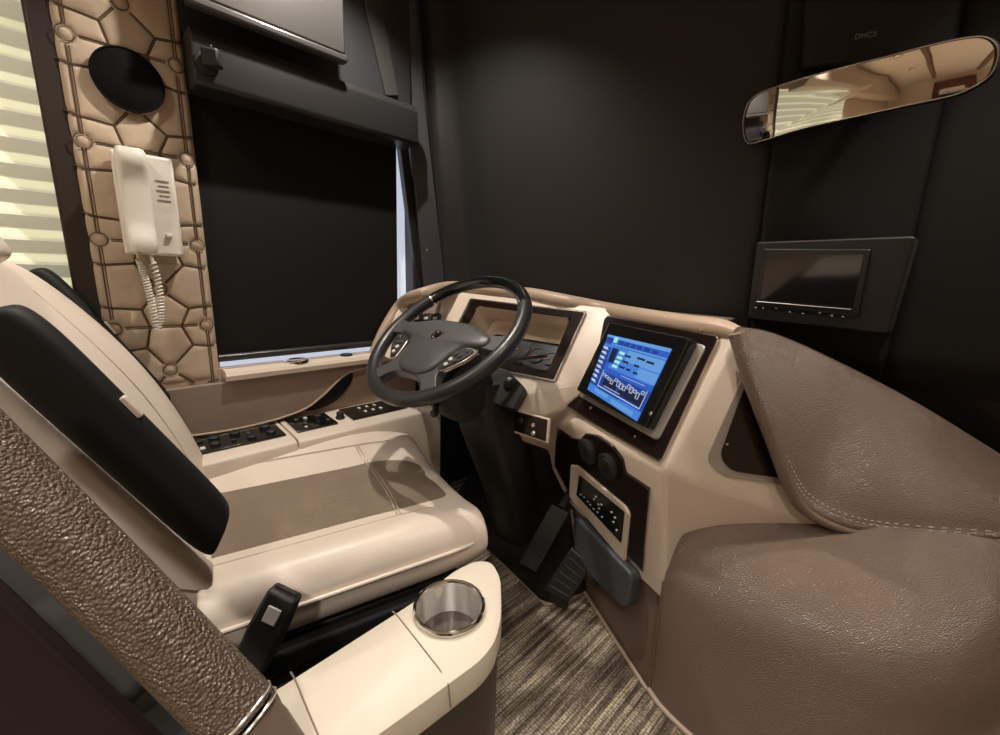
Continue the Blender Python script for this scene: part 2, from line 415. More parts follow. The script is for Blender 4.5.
for k in range(25):
    s = k/24; z = zb+.006+(zt-zb-.004)*s
    d = .030+.012*math.exp(-((s-.08)/.14)**2)+.014*math.exp(-((s-.9)/.14)**2)
    w = hw/2*(1.0 if .04 < s < .96 else .86); r = []
    for q in range(16):
        a = 2*PI*q/16; cx_, sx_ = cos(a), sin(a)
        r.append(V(X0+.026+(d*.5)*(1+math.copysign(abs(sx_)**.55, sx_)), hy+w*math.copysign(abs(cx_)**.55, cx_), z))
    rows.append(r)
b = MB(); b.loft(rows); b.build('handset', 'white', T, angle=60)
b = MB(); b.box((X0+.027, (hy+hw/2+yc1)/2, zb+.048), (.008, .013, .009)); b.build('button', 'white', T, bevel=.002)
b = MB()
for k in range(5): b.box((X0+.0245, (hy+hw/2+yc1)/2+.002*(k % 2), zt-.055-.011*k), (.001, .026-.006*(k % 2), .0022 if k % 2 else .0035))
b.build('printed_label', 'darkmark', T, flat=True)
pts = []; N = 210
c0, c1, c2 = V(X0+.03, yc0+.022, zb-.012), V(X0+.03, yc0+.034, zb-.07), onx(157, 330, X0+.02)
c3 = V(X0+.018, yc0+.048, zb-.018)
def cordpath(s):
    if s < .55: k = s/.55; return (1-k)**2*c0+2*k*(1-k)*c1+k*k*c2
    k = (s-.55)/.45; m = (c2+c3)/2+V(.006, .020, -.02); return (1-k)**2*c2+2*k*(1-k)*m+k*k*c3
for i in range(N*5):
    s = i/(N*5-1); p = cordpath(s); t = unit(cordpath(min(1, s+.01))-cordpath(max(0, s-.01))); a_ = unit(np.cross(t, V(1, .1, 0))); b_ = np.cross(t, a_)
    an = s*2*PI*46; pts.append(p+.0060*(a_*cos(an)+b_*sin(an)))
b = MB(); b.tube(pts, .0021, 6); b.tube([V(X0+.022, yc0+.022, zb+.004), V(X0+.027, yc0+.022, zb-.006), c0], .004, 8); b.tube([V(X0+.016, yc0+.048, zb+.004), c3], .004, 8)
b.build('coiled_cord', 'white', T)

# ---------------- window shades
b = MB(); rows = []; NP = 25
for i in range(2*NP+1):
    z = .55+1.30*i/(2*NP); rows.append([V(-1.428+(.012 if i % 2 else 0), y, z) for y in (-1.74, -1.2, -.6, .018)])
T = thing('pleated_shade', 'glowing cream pleated shade over the far left side window', 'window shade', (-1.43, -.86, .55))
b.grid(rows); b.build('pleats', 'shade', T, flat=True, solid=.002)
b = MB(); b.box((-1.425, -.86, .555), (.026, 1.76, .022)); b.build('bottom_rail', 'sill', T, bevel=.003)

T = thing('roller_shade', 'plain black roller shade pulled down over the driver side window', 'roller shade', (-1.405, .56, .775))
b = MB(); e0, e1 = .27, None
yt, yb_ = onx(396, 170, -1.40)[1], onx(396, 345, -1.40)[1]
A = [V(-1.402, .262, 1.62), V(-1.402, .862, 1.62), V(-1.402, .850, .79), V(-1.402, .262, .79)]
b.prism(A, (1, 0, 0), .004); b.build('fabric', 'fabric', T, flat=True)
b = MB(); b.tube([V(-1.396, .264, .797), V(-1.396, .85, .797)], .011, 14); b.build('bottom_bar', 'valance', T)
# valance over the driver's window
T = thing('valance_box', 'long black padded valance box across the top of the driver window', 'valance', (-1.35, .57, 1.476))
b = MB(); pr = [(-1.40, 1.474), (-1.305, 1.474), (-1.300, 1.482), (-1.300, 1.575), (-1.312, 1.595), (-1.40, 1.600)]
b.loft([[V(x, y, z) for x, z in pr] for y in (.262, .885)]); b.build('cover', 'valance', T, bevel=.006, seg=3)
# small camera
cp = onx(211, 60, -1.285)
T = thing('cabin_camera', 'small black square camera on a round mount at the valance rear end', 'camera', cp)
b = MB(); b.lathe([(.001, 0), (.026, 0), (.024, .01), (.014, .014), (.001, .015)], (-1.3, cp[1]-.008, cp[2]-.008), (1, 0, 0), 24); b.build('mount', 'black', T)
ax = np.array([unit(V(.85, -.5, -.1)), unit(V(.5, .85, 0)), V(0, 0, 1.)]); ax[2] = np.cross(ax[0], ax[1])
b = MB(); b.box(cp+V(.012, 0, 0), (.036, .036, .036), ax); b.build('body', 'softblack', T, bevel=.005)
b = MB(); b.box(cp+V(.008, -.002, .022), (.010, .012, .012), ax); b.build('bracket', 'black', T, bevel=.002)
# flip visor / grey panel above
VPX = -1.27
T = thing('flip_down_panel', 'grey metallic flip-down panel hanging above the valance', 'panel', onx(270, 40, VPX))
a0, a1 = onx(196, -2, VPX), onx(346, 62, VPX); z_b = min(a0[2], a1[2])
pv = [V(VPX, a0[1]-.02, a1[2]+.018), V(VPX, a1[1], a1[2]+.018), V(VPX, a1[1], 2.10), V(VPX, a0[1]-.02, 2.10)]
b = MB(); b.prism(pv, (1, 0, 0), .02); b.build('face', 'visor', T, bevel=.004)
b = MB(); b.prism([V(VPX+.006, a0[1]-.02, a1[2]-.004), V(VPX+.006, a1[1]+.004, a1[2]-.004), V(VPX+.006, a1[1]+.004, a1[2]+.016), V(VPX+.006, a0[1]-.02, a1[2]+.016)], (1, 0, 0), .03); b.build('bottom_lip', 'visor', T, bevel=.006, seg=3)
# upper wall fill in dark
b = MB(); b.box((-1.385, .58, 1.86), (.03, .64, .52)); setp(b.build('trim_5', 'pillar', flat=True), kind='structure')
b = MB(); g0 = onx(372, 40, -1.36); b.prism([ext(onx(366, 0, -1.36), onx(390, 95, -1.36), 1.2), ext(onx(381, 0, -1.36), onx(398, 95, -1.36), 1.2), onx(398, 95, -1.36), onx(386, 95, -1.36)], (1, 0, 0), .02); setp(b.build('trim_6', 'grey', flat=True), kind='structure')

# ================================================================ LEFT SIDE LEDGE
SZ = .768
T = thing('window_ledge', 'cream ledge and brown leather side panel under the driver window', 'ledge', (-1.36, .5, .58))
# ledge cap
tp = [onz(160, 388, SZ), onz(225, 372, SZ), onz(300, 366, SZ), onz(372, 357, SZ)]
prof = [(-1.415, SZ-.006), (-1.415, SZ), (-1.352, SZ), (-1.340, SZ-.004), (-1.334, SZ-.014), (-1.336, SZ-.028), (-1.36, SZ-.03)]
b = MB(); b.loft([[V(x, y, z) for x, z in prof] for y in (.266, .40, .5, .7, .87)]); b.build('ledge_top', 'sill', T)
# side panel with scooped pocket: brown upper area, cream-brown lower
SP = (V(-1.352, 0, 0), V(1., 0, 0))
sx = -1.352
pb = [(-1.0)]
up = [onx(150, 410, sx), onx(165, 432, sx), onx(187, 436, sx), onx(250, 426, sx), onx(300, 411, sx), onx(322, 396, sx), onx(346, 374, sx), onx(372, 366, sx)]
top = [V(sx, .02, .734), V(sx, .264, .734), V(sx, .266, SZ-.02), V(sx, .87, SZ-.02)]
b = MB(); low = cr(up, 5); b.prism([top[0]]+low+top[:0:-1], (1, 0, 0), .02); b.build('side_panel', 'panelbrown', T, bevel=.003)
b = MB(); b.tube([p+V(.002, 0, 0) for p in low], .0035, 8); b.build('piping', 'roll', T)
b = MB(); b.box((-1.385, .48, .665), (.02, .86, .21)); b.build('lower_panel', 'roll', T)
pk = rpoly([onx(306, 409, sx+.012), onx(327, 392, sx+.012), onx(352, 374, sx+.012), onx(350, 384, sx+.012), onx(335, 400, sx+.012)], .02)
pk = cr([onx(305, 410, sx-.004), onx(322, 393, sx-.004), onx(338, 378, sx-.004), onx(352, 373, sx-.004), onx(351, 383, sx-.004), onx(338, 399, sx-.004), onx(322, 408, sx-.004)], 4, True)
b = MB(); b.prism(pk, (1, 0, 0), .02); b.build('pocket', 'armblack', T)
# chrome cup well in ledge
T2 = None
cpos = onz(304, 364, SZ)
T = thing('ledge_cup_holder', 'small chrome cup holder sunk into the cream ledge under the black shade', 'cup holder', V(-1.376, cpos[1], SZ))
b = MB(); b.lathe([(.034, -.001), (.040, .001), (.040, .004), (.034, .005), (.031, .002), (.030, -.012), (.001, -.012)], (-1.376, cpos[1], SZ), (0, 0, 1), 32); b.build('chrome_cup', 'chrome', T)
b = MB(); b.box((-1.376, cpos[1], SZ+.004), (.006, .066, .003)); b.build('divider', 'silver', T)
c2_ = onz(351, 357, SZ)
b = MB(); b.lathe([(.001, 0), (.021, 0), (.021, .004), (.016, .007), (.001, .006)], (-1.375, c2_[1], SZ), (0, 0, 1), 20); setp(b.build('socket_cover', 'black'), 'small black round cap on the ledge beside the dashboard corner', 'cap')

# switch console
KZ = .58
k0, k1 = onz(180, 455, KZ), onz(420, 400, KZ)
T = thing('switch_console', 'long cream console of black switch panels between driver seat and side wall', 'switch console', (-1.29, .46, FZ))
prof = [(-1.372, FZ), (-1.372, KZ+.006), (-1.30, KZ+.002), (-1.215, KZ-.005), (-1.200, KZ-.014), (-1.195, KZ-.033), (-1.20, FZ)]
b = MB(); b.loft([[V(x, y, z) for x, z in prof] for y in (.0, .395)]); b.loft([[V(x, y, z) for x, z in prof] for y in (.399, .90)])
b.build('body', 'sill', T, bevel=.003)
print('swp', [onz(x, y, KZ+.006) for x, y in [(192, 440), (275, 423), (288, 434), (204, 453), (284, 423), (328, 416), (336, 426), (294, 436), (336, 411), (385, 398), (400, 404), (352, 420)]])
def swpanel(name, y0_, y1_, nb, kind):
    x0_, x1_ = -1.352, -1.245; zz = KZ+.0035
    n = unit(V(.06, 0, 1)); pl = (V(-1.30, 0, zz), n)
    def P(x, y, off=0): return V(x, y, zz-(x+1.30)*.06)+n*off
    b = MB(); b.prism([P(x0_, y0_, .004), P(x1_, y0_, .004), P(x1_, y1_, .004), P(x0_, y1_, .004)], n, .012); pn = b.build(name, 'gloss', T, bevel=.002)
    ax = np.array([unit(V(1, 0, -.06)), V(0, 1., 0), n])
    for (fx, fy, w, h, m, r) in nb:
        c = P(x0_+(x1_-x0_)*fx, y0_+(y1_-y0_)*fy, .004+h/2); bb = MB()
        if r: bb.lathe([(w, -h/2), (w, h/2-.002), (w*.8, h/2), (.001, h/2)], c, n, 16); bb.build('knob', m, pn)
        else: bb.box(c, (w*1.3, w, h), ax); bb.build('button', m, pn, bevel=.0015)
    return pn
swpanel('mirror_switch_panel', .165, .38, [(.3, .08, .018, .006, 'black', 0), (.35, .24, .013, .010, 'softblack', 1), (.7, .22, .012, .008, 'softblack', 1), (.3, .48, .013, .010, 'softblack', 1), (.7, .42, .010, .006, 'black', 0), (.45, .62, .010, .005, 'grey', 0), (.75, .62, .012, .008, 'softblack', 1), (.3, .84, .014, .011, 'softblack', 1), (.7, .86, .013, .008, 'softblack', 1), (.8, .08, .012, .004, 'whitemark', 0)], 0)
swpanel('shade_switch_panel', .412, .535, [(.25, .2, .010, .006, 'grey', 0), (.25, .42, .010, .006, 'whitemark', 0), (.62, .3, .011, .005, 'grey', 0), (.3, .72, .013, .010, 'softblack', 1), (.68, .6, .009, .005, 'black', 0), (.72, .84, .010, .006, 'grey', 0), (.84, .25, .008, .003, 'whitemark', 0)], 0)
swpanel('seat_switch_panel', .585, .79, [(.3, .28, .009, .004, 'whitemark', 0), (.3, .42, .009, .004, 'whitemark', 0), (.3, .56, .009, .004, 'whitemark', 0), (.65, .30, .009, .004, 'whitemark', 0), (.65, .44, .009, .004, 'whitemark', 0), (.65, .58, .009, .004, 'whitemark', 0)], 0)
jb = MB(); jb.lathe([(.014, 0), (.015, .004), (.011, .012), (.012, .020), (.006, .024), (.001, .024)], V(-1.285, .560, KZ+.001), (0, 0, 1), 16); jb.build('joystick', 'softblack', T)

# ================================================================ DASHBOARD
SC_N = unit(V(-.352, -.858, .373)); SC = (at(637, 380, .97), SC_N)
CL_N = unit(V(.145, -.87, .472)); CLp = (at(513, 337, 1.27), CL_N)
dshift = .006
SCs = (SC[0]-SC_N*dshift, SC_N); CLs = (CLp[0]-CL_N*dshift, CL_N)
kd = unit(np.cross(SC_N, CL_N)); kd = kd if kd[2] > 0 else -kd
Am = np.array([SC_N, CL_N, kd]); kp = np.linalg.solve(Am, V(SC_N.dot(SCs[0]), CL_N.dot(CLs[0]), 0))
def kink(z): return kp+kd*((z-kp[2])/kd[2])
def proj(p):
    v = MW.T@(np.array(p)-CAM); return (round(CX+v[0]/-v[2]*FOC), round(CY-v[1]/-v[2]*FOC))
print('kink', [proj(kink(z)) for z in (.97, .85, .75, .65, .55)], kink(.97))
DT = thing('dashboard', 'cream wraparound bus dashboard with tan padded top and dark wood trim', 'dashboard', (-.8, .95, .5))
top_z = .975
tipL = onp(570, 424, SCs); tipR = onp(664, 471, SCs)
K0 = kink(top_z); Kb = kink(.70)
a_tl = onp(446, 292, CLs)
left_t = onx(399, 303, -1.37); left_b = onx(374, 352, -1.37)
# shell, as one bevelled sheet
vs = []; fs = []
def vid(p): vs.append(np.array(p)); return len(vs)-1
TR_ = onp(738, 332, SCs); 
hole_px = [(480, 303), (579, 314), (551, 374), (452, 353)]
H = [vid(onp(x, y, CLs)) for x, y in hole_px]
tip = at(665, 600, .952)
LO_N = unit(np.cross(tipR-tipL, tip-tipL)); LO_N = LO_N if LO_N[1] < 0 else -LO_N
LO = (tipL, LO_N)
t0 = vid(onp(450, 291, CLs)); k0_ = vid(K0); kmid = vid(kink(.80)); kb = vid(onp(553, 424, LO)); kbs = vid(kink(.725))
cb = vid(onp(505, 395, CLs)); cl2 = vid(onp(432, 375, CLs))
# below the cluster: ignition pod face
CL2 = (onp(530, 393, CLs), unit(V(.05, -.97, .12)))
i_r = vid(onp(549, 450, LO)); i_l = vid(onp(511, 437, CL2)); i_u = vid(onp(506, 402, CL2))
fs += [(t0, k0_, H[1], H[0]), (k0_, kmid, H[2], H[1]), (kmid, cb, cl2, H[3], H[2]), (cl2, t0, H[0], H[3])]
fs += [(cb, kmid, kbs, kb, i_r, i_l)]
# left segment
l0, l1 = vid(left_t), vid(left_b); fs += [(l0, t0, cl2, l1)]
# screen face
s_tr = vid(TR_); s_br = vid(tipR); s_bl = vid(tipL)
fs += [(k0_, s_tr, s_br, s_bl, kbs, kmid), (s_bl, kb, kbs)]
# lower face
tip = at(665, 600, .952); lo_l = at(578, 512, 1.09); lo_m = at(640, 577, .992)
v_tip, v_lol, v_lom = vid(tip), vid(lo_l), vid(lo_m)
LO_N = unit(np.cross(tipR-tipL, tip-tipL)); LO_N = LO_N if LO_N[1] < 0 else -LO_N
LO = (tipL, LO_N)
vs[v_lol] = onp(569, 502, LO); vs[v_lom] = onp(640, 577, LO); vs[v_tip] = onp(665, 601, LO)
v_l2 = vid(onp(553, 470, LO))
fs += [(s_bl, s_br, v_tip, v_lom, v_lol, v_l2, i_r, kb)]
# right return behind the leather box
r_a = vid(at(822, 525, .84)); r_b = vid(at(700, 610, 1.05))
fs += [(s_br, s_tr, r_a), (s_br, r_a, r_b, v_tip)]
# back of the top edge
for p, q in ((l0, t0), (t0, k0_), (k0_, s_tr)):
    a = vid(vs[p]+V(0, .12, -.02)); c = vid(vs[q]+V(0, .12, -.02)); fs.append((p, a, c, q))
b = MB(); b.add(vs, fs); sh = b.build('shell', 'dash', DT, angle=180)
bmd = bmesh.new(); bmd.from_mesh(sh.data); bmesh.ops.remove_doubles(bmd, verts=bmd.verts, dist=.0005); bmesh.ops.recalc_face_normals(bmd, faces=bmd.faces); bmd.to_mesh(sh.data); bmd.free()
md = sh.modifiers.new('bevel', 'BEVEL'); md.width = .022; md.segments = 5; md.limit_method = 'ANGLE'; md.angle_limit = math.radians(8)
for p in sh.data.polygons: p.use_smooth = True
# top roll
rp = [onx(371, 356, -1.37)+V(0, 0, 0), onx(384, 330, -1.372), onx(402, 303, -1.36), at(424, 294, 1.36)]
pxr = [(450, 287), (490, 290), (530, 295), (565, 302), (600, 309), (640, 317), (680, 324), (706, 327.5), (722, 330), (736, 334)]
for x, y in pxr:
    t = None
    q = onp(x, y, CLp) if x < 585 else onp(x, y, SC)
    rp.append(q+V(0, .012, 0))
R_ = [.012, .018, .020, .022]+[.021]*(len(rp)-6)+[.019, .014]
b = MB(); pts = cr(rp, 5); rr = np.interp(np.arange(len(pts)), np.arange(len(rp))*5, R_); b.tube(pts, list(rr), 14); b.build('top_roll', 'roll', DT)
# dash deck between roll and blinds
dk = []
for q in rp[3:-3]: dk.append(q)
b = MB(); b.grid([[q+V(0, .0, .006) for q in dk], [V(q[0], blind_xz(q[0], q[2])[1]-.012, q[2]-.005) for q in dk]]); b.build('deck', 'roll', DT, solid=.01)
# ---- instrument cluster
def framepart(name, pxo, pxi, pl, off, th, m, parent, r=.006, bev=.002):
    o = rpoly(poly(pxo, pl, off), r, 4); i = rpoly(poly(pxi, pl, off), r, 4); b = MB(); b.ring(o, i, pl[1], th); return b.build(name, m, parent, bevel=bev)
cl_o = [(471.5, 299.5), (584, 312), (553, 379.5), (441, 357)]; cl_s = [(470, 298), (586.5, 311), (554.5, 382), (439, 359)]
cl_i = [(477.5, 305.5), (570.5, 317.5), (548, 371), (452, 353.5)]
framepart('cluster_trim', cl_s, cl_i, CLp, .001, .006, 'silver', DT)
cf = framepart('cluster_frame', cl_o, cl_i, CLp, .004, .01, 'wood', DT)
# recess: liner walls to deep gauge plate
cin = poly(cl_i, CLp, .003); n = CL_N
cen = sum(cin)/4
deep = [c-n*.085+(cen-c)*.10 for c in cin]
b = MB()
def lerp(a, c, t): return a+(c-a)*t
A4 = rpoly(cin, .02, 5); B4 = rpoly(deep, .02, 5)
b.grid([A4, [lerp(a, c, .5) for a, c in zip(A4, B4)], B4], True); b.build('cluster_liner', 'liner', DT)
# back plate: upper cream hood and dark gauge panel
b = MB(); b.prism(deep, n, .006); b.build('cluster_back', 'liner', DT)
dn = deep
g0, g1 = lerp(dn[0], dn[3], .34)+n*.010, lerp(dn[1], dn[2], .34)+n*.010
gp = [lerp(g0, g1, .14), lerp(g0, g1, .99), lerp(dn[3], dn[2], .98)+n*.035, lerp(dn[3], dn[2], .05)+n*.035]
gn = unit(np.cross(gp[1]-gp[0], gp[3]-gp[0])); gn = gn if gn[1] < 0 else -gn
b = MB(); b.prism(rpoly(gp, .012), gn, .01); GP = b.build('gauge_panel', 'gaugeface', DT, bevel=.002)
gu, gv = unit(gp[1]-gp[0]), unit(gp[0]-gp[3]); gc = sum(gp)/4
for (du, dv, r) in ((-.075, .0, .026), (-.0, .010, .036), (.072, -.002, .026), (.122, -.006, .022), (-.03, -.038, .018), (.03, -.036, .018)):
    c = gc+gu*du+gv*dv+gn*.002; b = MB(); b.lathe([(r-.0025, 0), (r, 0), (r, .003), (r-.0025, .003), (r-.0025, .0006), (.001, .0006)], c, gn, 36)
    g = b.build('gauge', 'gaugeface', GP); b = MB()
    for k in range(11):
        a = math.radians(-40+260*k/10); d_ = gu*cos(a)+gv*sin(a); p = c+d_*(r*.82); b.box(p+gn*.0015, (.0012, r*.16, .0008), np.array([np.cross(gn, d_), d_, gn]))
    b.build('tick_marks', 's_tick', g, flat=True)
    a = math.radians(200); d_ = gu*cos(a)+gv*sin(a); b = MB(); b.box(c+d_*r*.35+gn*.003, (.0016, r*.75, .001), np.array([np.cross(gn, d_), d_, gn])); b.build('needle', 'red', g, flat=True)
# ignition plate
igp = (onp(530, 427, CL2), CL2[1])
ig = [(515.5, 411.5), (547, 420), (545.5, 441.5), (513.5, 430.5)]; igo = [(513.5, 409.5), (549, 419), (547.5, 444), (511.5, 432)]
b = MB(); b.prism(rpoly(poly(igo, igp, .004), .006), igp[1], .01); b.build('ignition_surround', 'dash', DT, bevel=.002)
b = MB(); b.prism(rpoly(poly(ig, igp, .006), .003), igp[1], .006); IG = b.build('ignition_plate', 'wood', DT, bevel=.001)
for x, y, r in ((521, 421, .010), (534, 425, .006), (534, 433, .007)):
    b = MB(); b.lathe([(r, 0), (r, .004), (r*.7, .007), (.001, .007)], onp(x, y, (igp[0]+igp[1]*.006, igp[1])), igp[1], 16); b.build('ignition_switch', 'black' if r > .008 else 'steel', IG)
# left switches behind the wheel
lp0 = onp(425, 316, (onp(446, 292, CLs), unit(V(.3, -.85, .4)))); LN = unit(V(.3, -.85, .4))
LPp = (vs[t0]*.5+vs[l1]*.5, unit(np.cross(vs[l0]-vs[t0], vs[l1]-vs[t0]))); 
LPp = (LPp[0], LPp[1] if LPp[1][1] < 0 else -LPp[1])
b = MB(); b.prism(rpoly(poly([(409, 303), (440, 299), (436, 326), (400, 330)], LPp, .010), .008), LPp[1], .012); LSW = b.build('switch_recess', 'panelbrown', DT, bevel=.003)
for i, x in enumerate((418, 427, 436)):
    b = MB(); b.prism(rpoly(poly([(x-4, 313.5), (x+3.5, 312.5), (x+3, 320), (x-4.5, 321)], LPp, .022), .004), LPp[1], .016); sw = b.build('rocker_switch', 'black', LSW, bevel=.002)
    b = MB(); b.prism(poly([(x-3, 317), (x+1, 316.6), (x+.6, 319), (x-3.3, 319.4)], LPp, .0235), LPp[1], .002); b.build('indicator', 'whitemark', sw, flat=True)
# right triangular wood panel in a silver frame
RP_N = unit(np.cross(vs[s_tr]-vs[s_br], vs[r_a]-vs[s_br])); RP_N = RP_N if RP_N[1] < 0 else -RP_N
RPp = (vs[s_br]+RP_N*.003, RP_N)
tri_o = [(746, 372), (790, 486), (722, 476), (706, 460)]; tri_i = [(747, 382), (786, 479), (731, 471), (720, 457)]
b = MB(); b.prism(rpoly(poly(tri_o, RPp, .0), [.005, .005, .02, .02]), RPp[1], .02); b.build('corner_frame', 'silverpaint', DT, bevel=.003)
b = MB(); b.prism(rpoly(poly(tri_i, RPp, .003), [.004, .004, .02, .02]), RPp[1], .01); CT = b.build('corner_panel', 'wood', DT, bevel=.001)
b = MB(); b.lathe([(.003, 0), (.003, .002), (.001, .003)], onp(727, 444, (RPp[0]+RPp[1]*.003, RPp[1])), RPp[1], 10); b.build('screw', 'silver', CT)
# ---- climate panel on the lower face
cp_o = [(557.5, 429), (571, 439), (581, 441), (586, 435), (596, 437), (612, 447), (621, 459), (624, 473), (648.5, 489.5), (641.5, 570), (616, 546), (573, 500), (556, 466)]
cp_s = [(x+(x-600)*.035, y+(y-490)*.035) for x, y in cp_o]
b = MB(); b.prism(rpoly(poly(cp_s, LO, .004), .006), LO_N, .008); b.build('climate_trim', 'silver', DT, bevel=.001)
b = MB(); b.prism(rpoly(poly(cp_o, LO, .008), .006), LO_N, .008); CPn = b.build('climate_panel', 'wood', DT, bevel=.001)
for x, y in ((588.5, 451), (609, 466)):
    c = onp(x, y, (LO[0]+LO_N*.008, LO_N)); b = MB(); b.lathe([(.033, 0), (.034, .008), (.030, .011), (.027, .009), (.024, .012), (.001, .013)], c, LO_N, 32); vt = b.build('air_vent', 'softblack', CPn)
    b = MB(); e = unit(np.cross(LO_N, V(.3, 0, 1))); b.box(c+LO_N*.0135, (.004, .04, .002), np.array([e, np.cross(LO_N, e), LO_N])); b.build('vent_flap', 'black', vt)
co = [(570, 465), (577, 466), (625, 507), (629, 515), (624.5, 562), (618, 556), (568.5, 497)]
b = MB(); b.prism(rpoly(poly(co, LO, .013), .006), LO_N, .01); CC = b.build('climate_surround', 'dash', CPn, bevel=.004, seg=3)
ci = [(579, 475), (624.5, 512), (621, 543.5), (576, 495)]
b = MB(); b.prism(rpoly(poly(ci, LO, .0142), .004), LO_N, .006); b.build('climate_keypad', 'gloss', CPn, bevel=.001)
def lerp2(q, u, v): 
    a = lerp(np.array(q[0], float), np.array(q[1], float), u); c = lerp(np.array(q[3], float), np.array(q[2], float), u); return lerp(a, c, v)
b = MB()
for u, v in [(.08, .8), (.16, .75), (.24, .78), (.3, .8), (.38, .82), (.46, .8), (.36, .45), (.39, .3), (.46, .5), (.52, .4), (.48, .62), (.74, .35), (.82, .42), (.8, .6), (.88, .75), (.56, .8)]:
    x, y = lerp2(ci, u, v); c = onp(x, y, (LO[0]+LO_N*.0155, LO_N)); e = unit(tipR-tipL); b.box(c, (.005, .003, .002), np.array([e, np.cross(LO_N, e), LO_N]))
b.build('keypad_legend', 'whitemark', CPn, flat=True)
# ---- kick panel + grey pad under the dash
f0, f1 = onz(583, 588, FZ), onz(650, 691, FZ); kt0, kt1 = onp(572, 505, LO)+V(0, .015, 0), onp(664, 600, LO)+V(0, .012, 0)
b = MB(); b.prism([kt0, kt1, f1, f0], unit(np.cross(kt1-kt0, f1-kt0))*(1 if np.cross(kt1-kt0, f1-kt0)[1] < 0 else -1), .03); b.build('kick_panel', 'kick', DT, bevel=.002)
b = MB(); b.tube([f0+V(-.004, -.006, .006), f1+V(-.004, -.008, .006)], .005, 8); b.tube([kt0+V(-.004, -.01, -.02), f0+V(-.004, -.006, .006)], .004, 8); b.build('kick_edge_trim', 'roll', DT)
KPn = unit(np.cross(kt1-kt0, f1-kt0)); KPn = KPn if KPn[1] < 0 else -KPn
KP = (lerp(kt0, kt1, .5), KPn)
pd_ = [(573, 517), (579, 520), (630, 573), (631, 580), (627, 607), (621, 608), (590, 577), (573, 551)]
b = MB(); b.prism(rpoly(poly(pd_, KP, .045), .012), KPn, .04); b.build('knee_pad', 'slate', DT, bevel=.010, seg=4)

# ================================================================ TOUCHSCREEN
sp0 = onp(640, 385, SC)
T = thing('touchscreen_unit', 'dash touchscreen showing a blue control page in a dark wood frame', 'touchscreen', sp0)
so = [(605.5, 316), (717.5, 336.5), (659, 460.5), (566, 405.5)]; ss = [(604, 314.5), (719.5, 335.5), (660, 463), (563.5, 406)]
b = MB(); b.prism(rpoly(poly(ss, SC, .002), .012), SC_N, .008); b.build('outer_trim', 'silver', T, bevel=.001)
b = MB(); b.prism(rpoly(poly(so, SC, .005), .010), SC_N, .008); b.build('wood_frame', 'wood', T, bevel=.0015)
sf = [(608, 325), (706, 345), (657, 441), (575, 394)]
b = MB(); b.prism(rpoly(poly(sf, SC, .009), .014), SC_N, .006); b.build('silver_frame', 'silverpaint', T, bevel=.003)
sd = [(611, 326), (699, 343), (648, 436), (578, 393)]
TO = .036
b = MB(); q = poly([(609, 322), (690, 338), (645, 428), (576, 390)], SC, TO); b.prism(rpoly(q, .008), SC_N, .028); b.build('tablet_body', 'gloss', T, bevel=.003)
# lit page
scq = poly([(608.5, 334.5), (672, 349), (637, 421.5), (587.5, 389.5)], SC, TO+.0008)
def sq(u, v, off=0): return lerp(lerp(scq[0], scq[1], u), lerp(scq[3], scq[2], u), v)+SC_N*off
def rect(b, u0, v0, u1, v1, off): b.prism([sq(u0, v0, off), sq(u1, v0, off), sq(u1, v1, off), sq(u0, v1, off)], SC_N, .0006)
b = MB(); rect(b, 0, 0, 1, 1, 0); PG = b.build('lit_page', 's_blue', T, flat=True)
def layer(name, m, rects, off):
    b = MB()
    for r in rects: rect(b, *r, off)
    return b.build(name, m, PG, flat=True)
layer('sky_band', 's_mid', [(.0, .16, 1, .40), (.22, .40, .98, .52), (.0, .88, 1, 1)], .0008)
layer('pale_band', 's_light', [(.0, .0, 1, .05), (.45, .17, 1, .34), (.7, .36, 1, .5), (.12, .13, 1, .15), (.14, .90, .42, .96), (.5, .92, .9, .98)], .0014)
layer('navy_block', 's_deep', [(.02, .04, .12, .13), (.17, .19, .29, .44), (.0, .2, .15, .86), (.17, .60, 1, .86), (.24, .05, .32, .12), (.34, .05, .42, .12), (.45, .06, .52, .12), (.55, .06, .62, .12), (.66, .06, .74, .12), (.78, .07, .86, .12)], .0020)
layer('dark_glyphs', 's_dark', [(.19, .20, .27, .42), (.42, .24, .52, .27), (.62, .22, .74, .25), (.77, .23, .88, .26), (.42, .33, .52, .36), (.62, .33, .7, .36), (.40, .42, .5, .45), (.53, .42, .6, .45), (.65, .43, .72, .46), (.24, .66, .5, .80), (.55, .68, .95, .82), (.2, .87, .6, .885)], .0026)
layer('mint_keys', 's_green', [(.32, .215, .41, .26), (.31, .29, .40, .335), (.30, .365, .39, .41), (.29, .44, .38, .485), (.15, .02, .21, .11)], .0032)
wr = []
for k in range(8): wr += [(.02, .21+.082*k, .10, .238+.082*k), (.05, .24+.082*k, .12, .252+.082*k)]
random.seed(2)
for k in range(13):
    u = .2+.058*k; h = random.choice((.04, .06, .08)); v = .62+.015*(k % 4); wr += [(u, v, u+.045, v+.008), (u, v, u+.006, v+h), (u+.04, v, u+.046, v+h), (u, v+h, u+.046, v+h+.007)]
wr += [(.18, .84, .97, .852), (.18, .58, .186, .85), (.964, .6, .97, .85), (.30, .80, .6, .808), (.5, .55, .9, .556)]
layer('white_lines', 's_white', wr, .0038)
for x, y, r in ((651, 413.5, .0045), (591, 408, .004), (635, 437, .003), (701, 331, .0025)):
    o = TO+.001 if r > .0041 else .006
    b = MB(); b.lathe([(r, 0), (r, .002), (r*.6, .003), (.001, .003)], onp(x, y, (SC[0]+SC_N*o, SC_N)), SC_N, 14); b.build('bezel_button', 'silver', T)

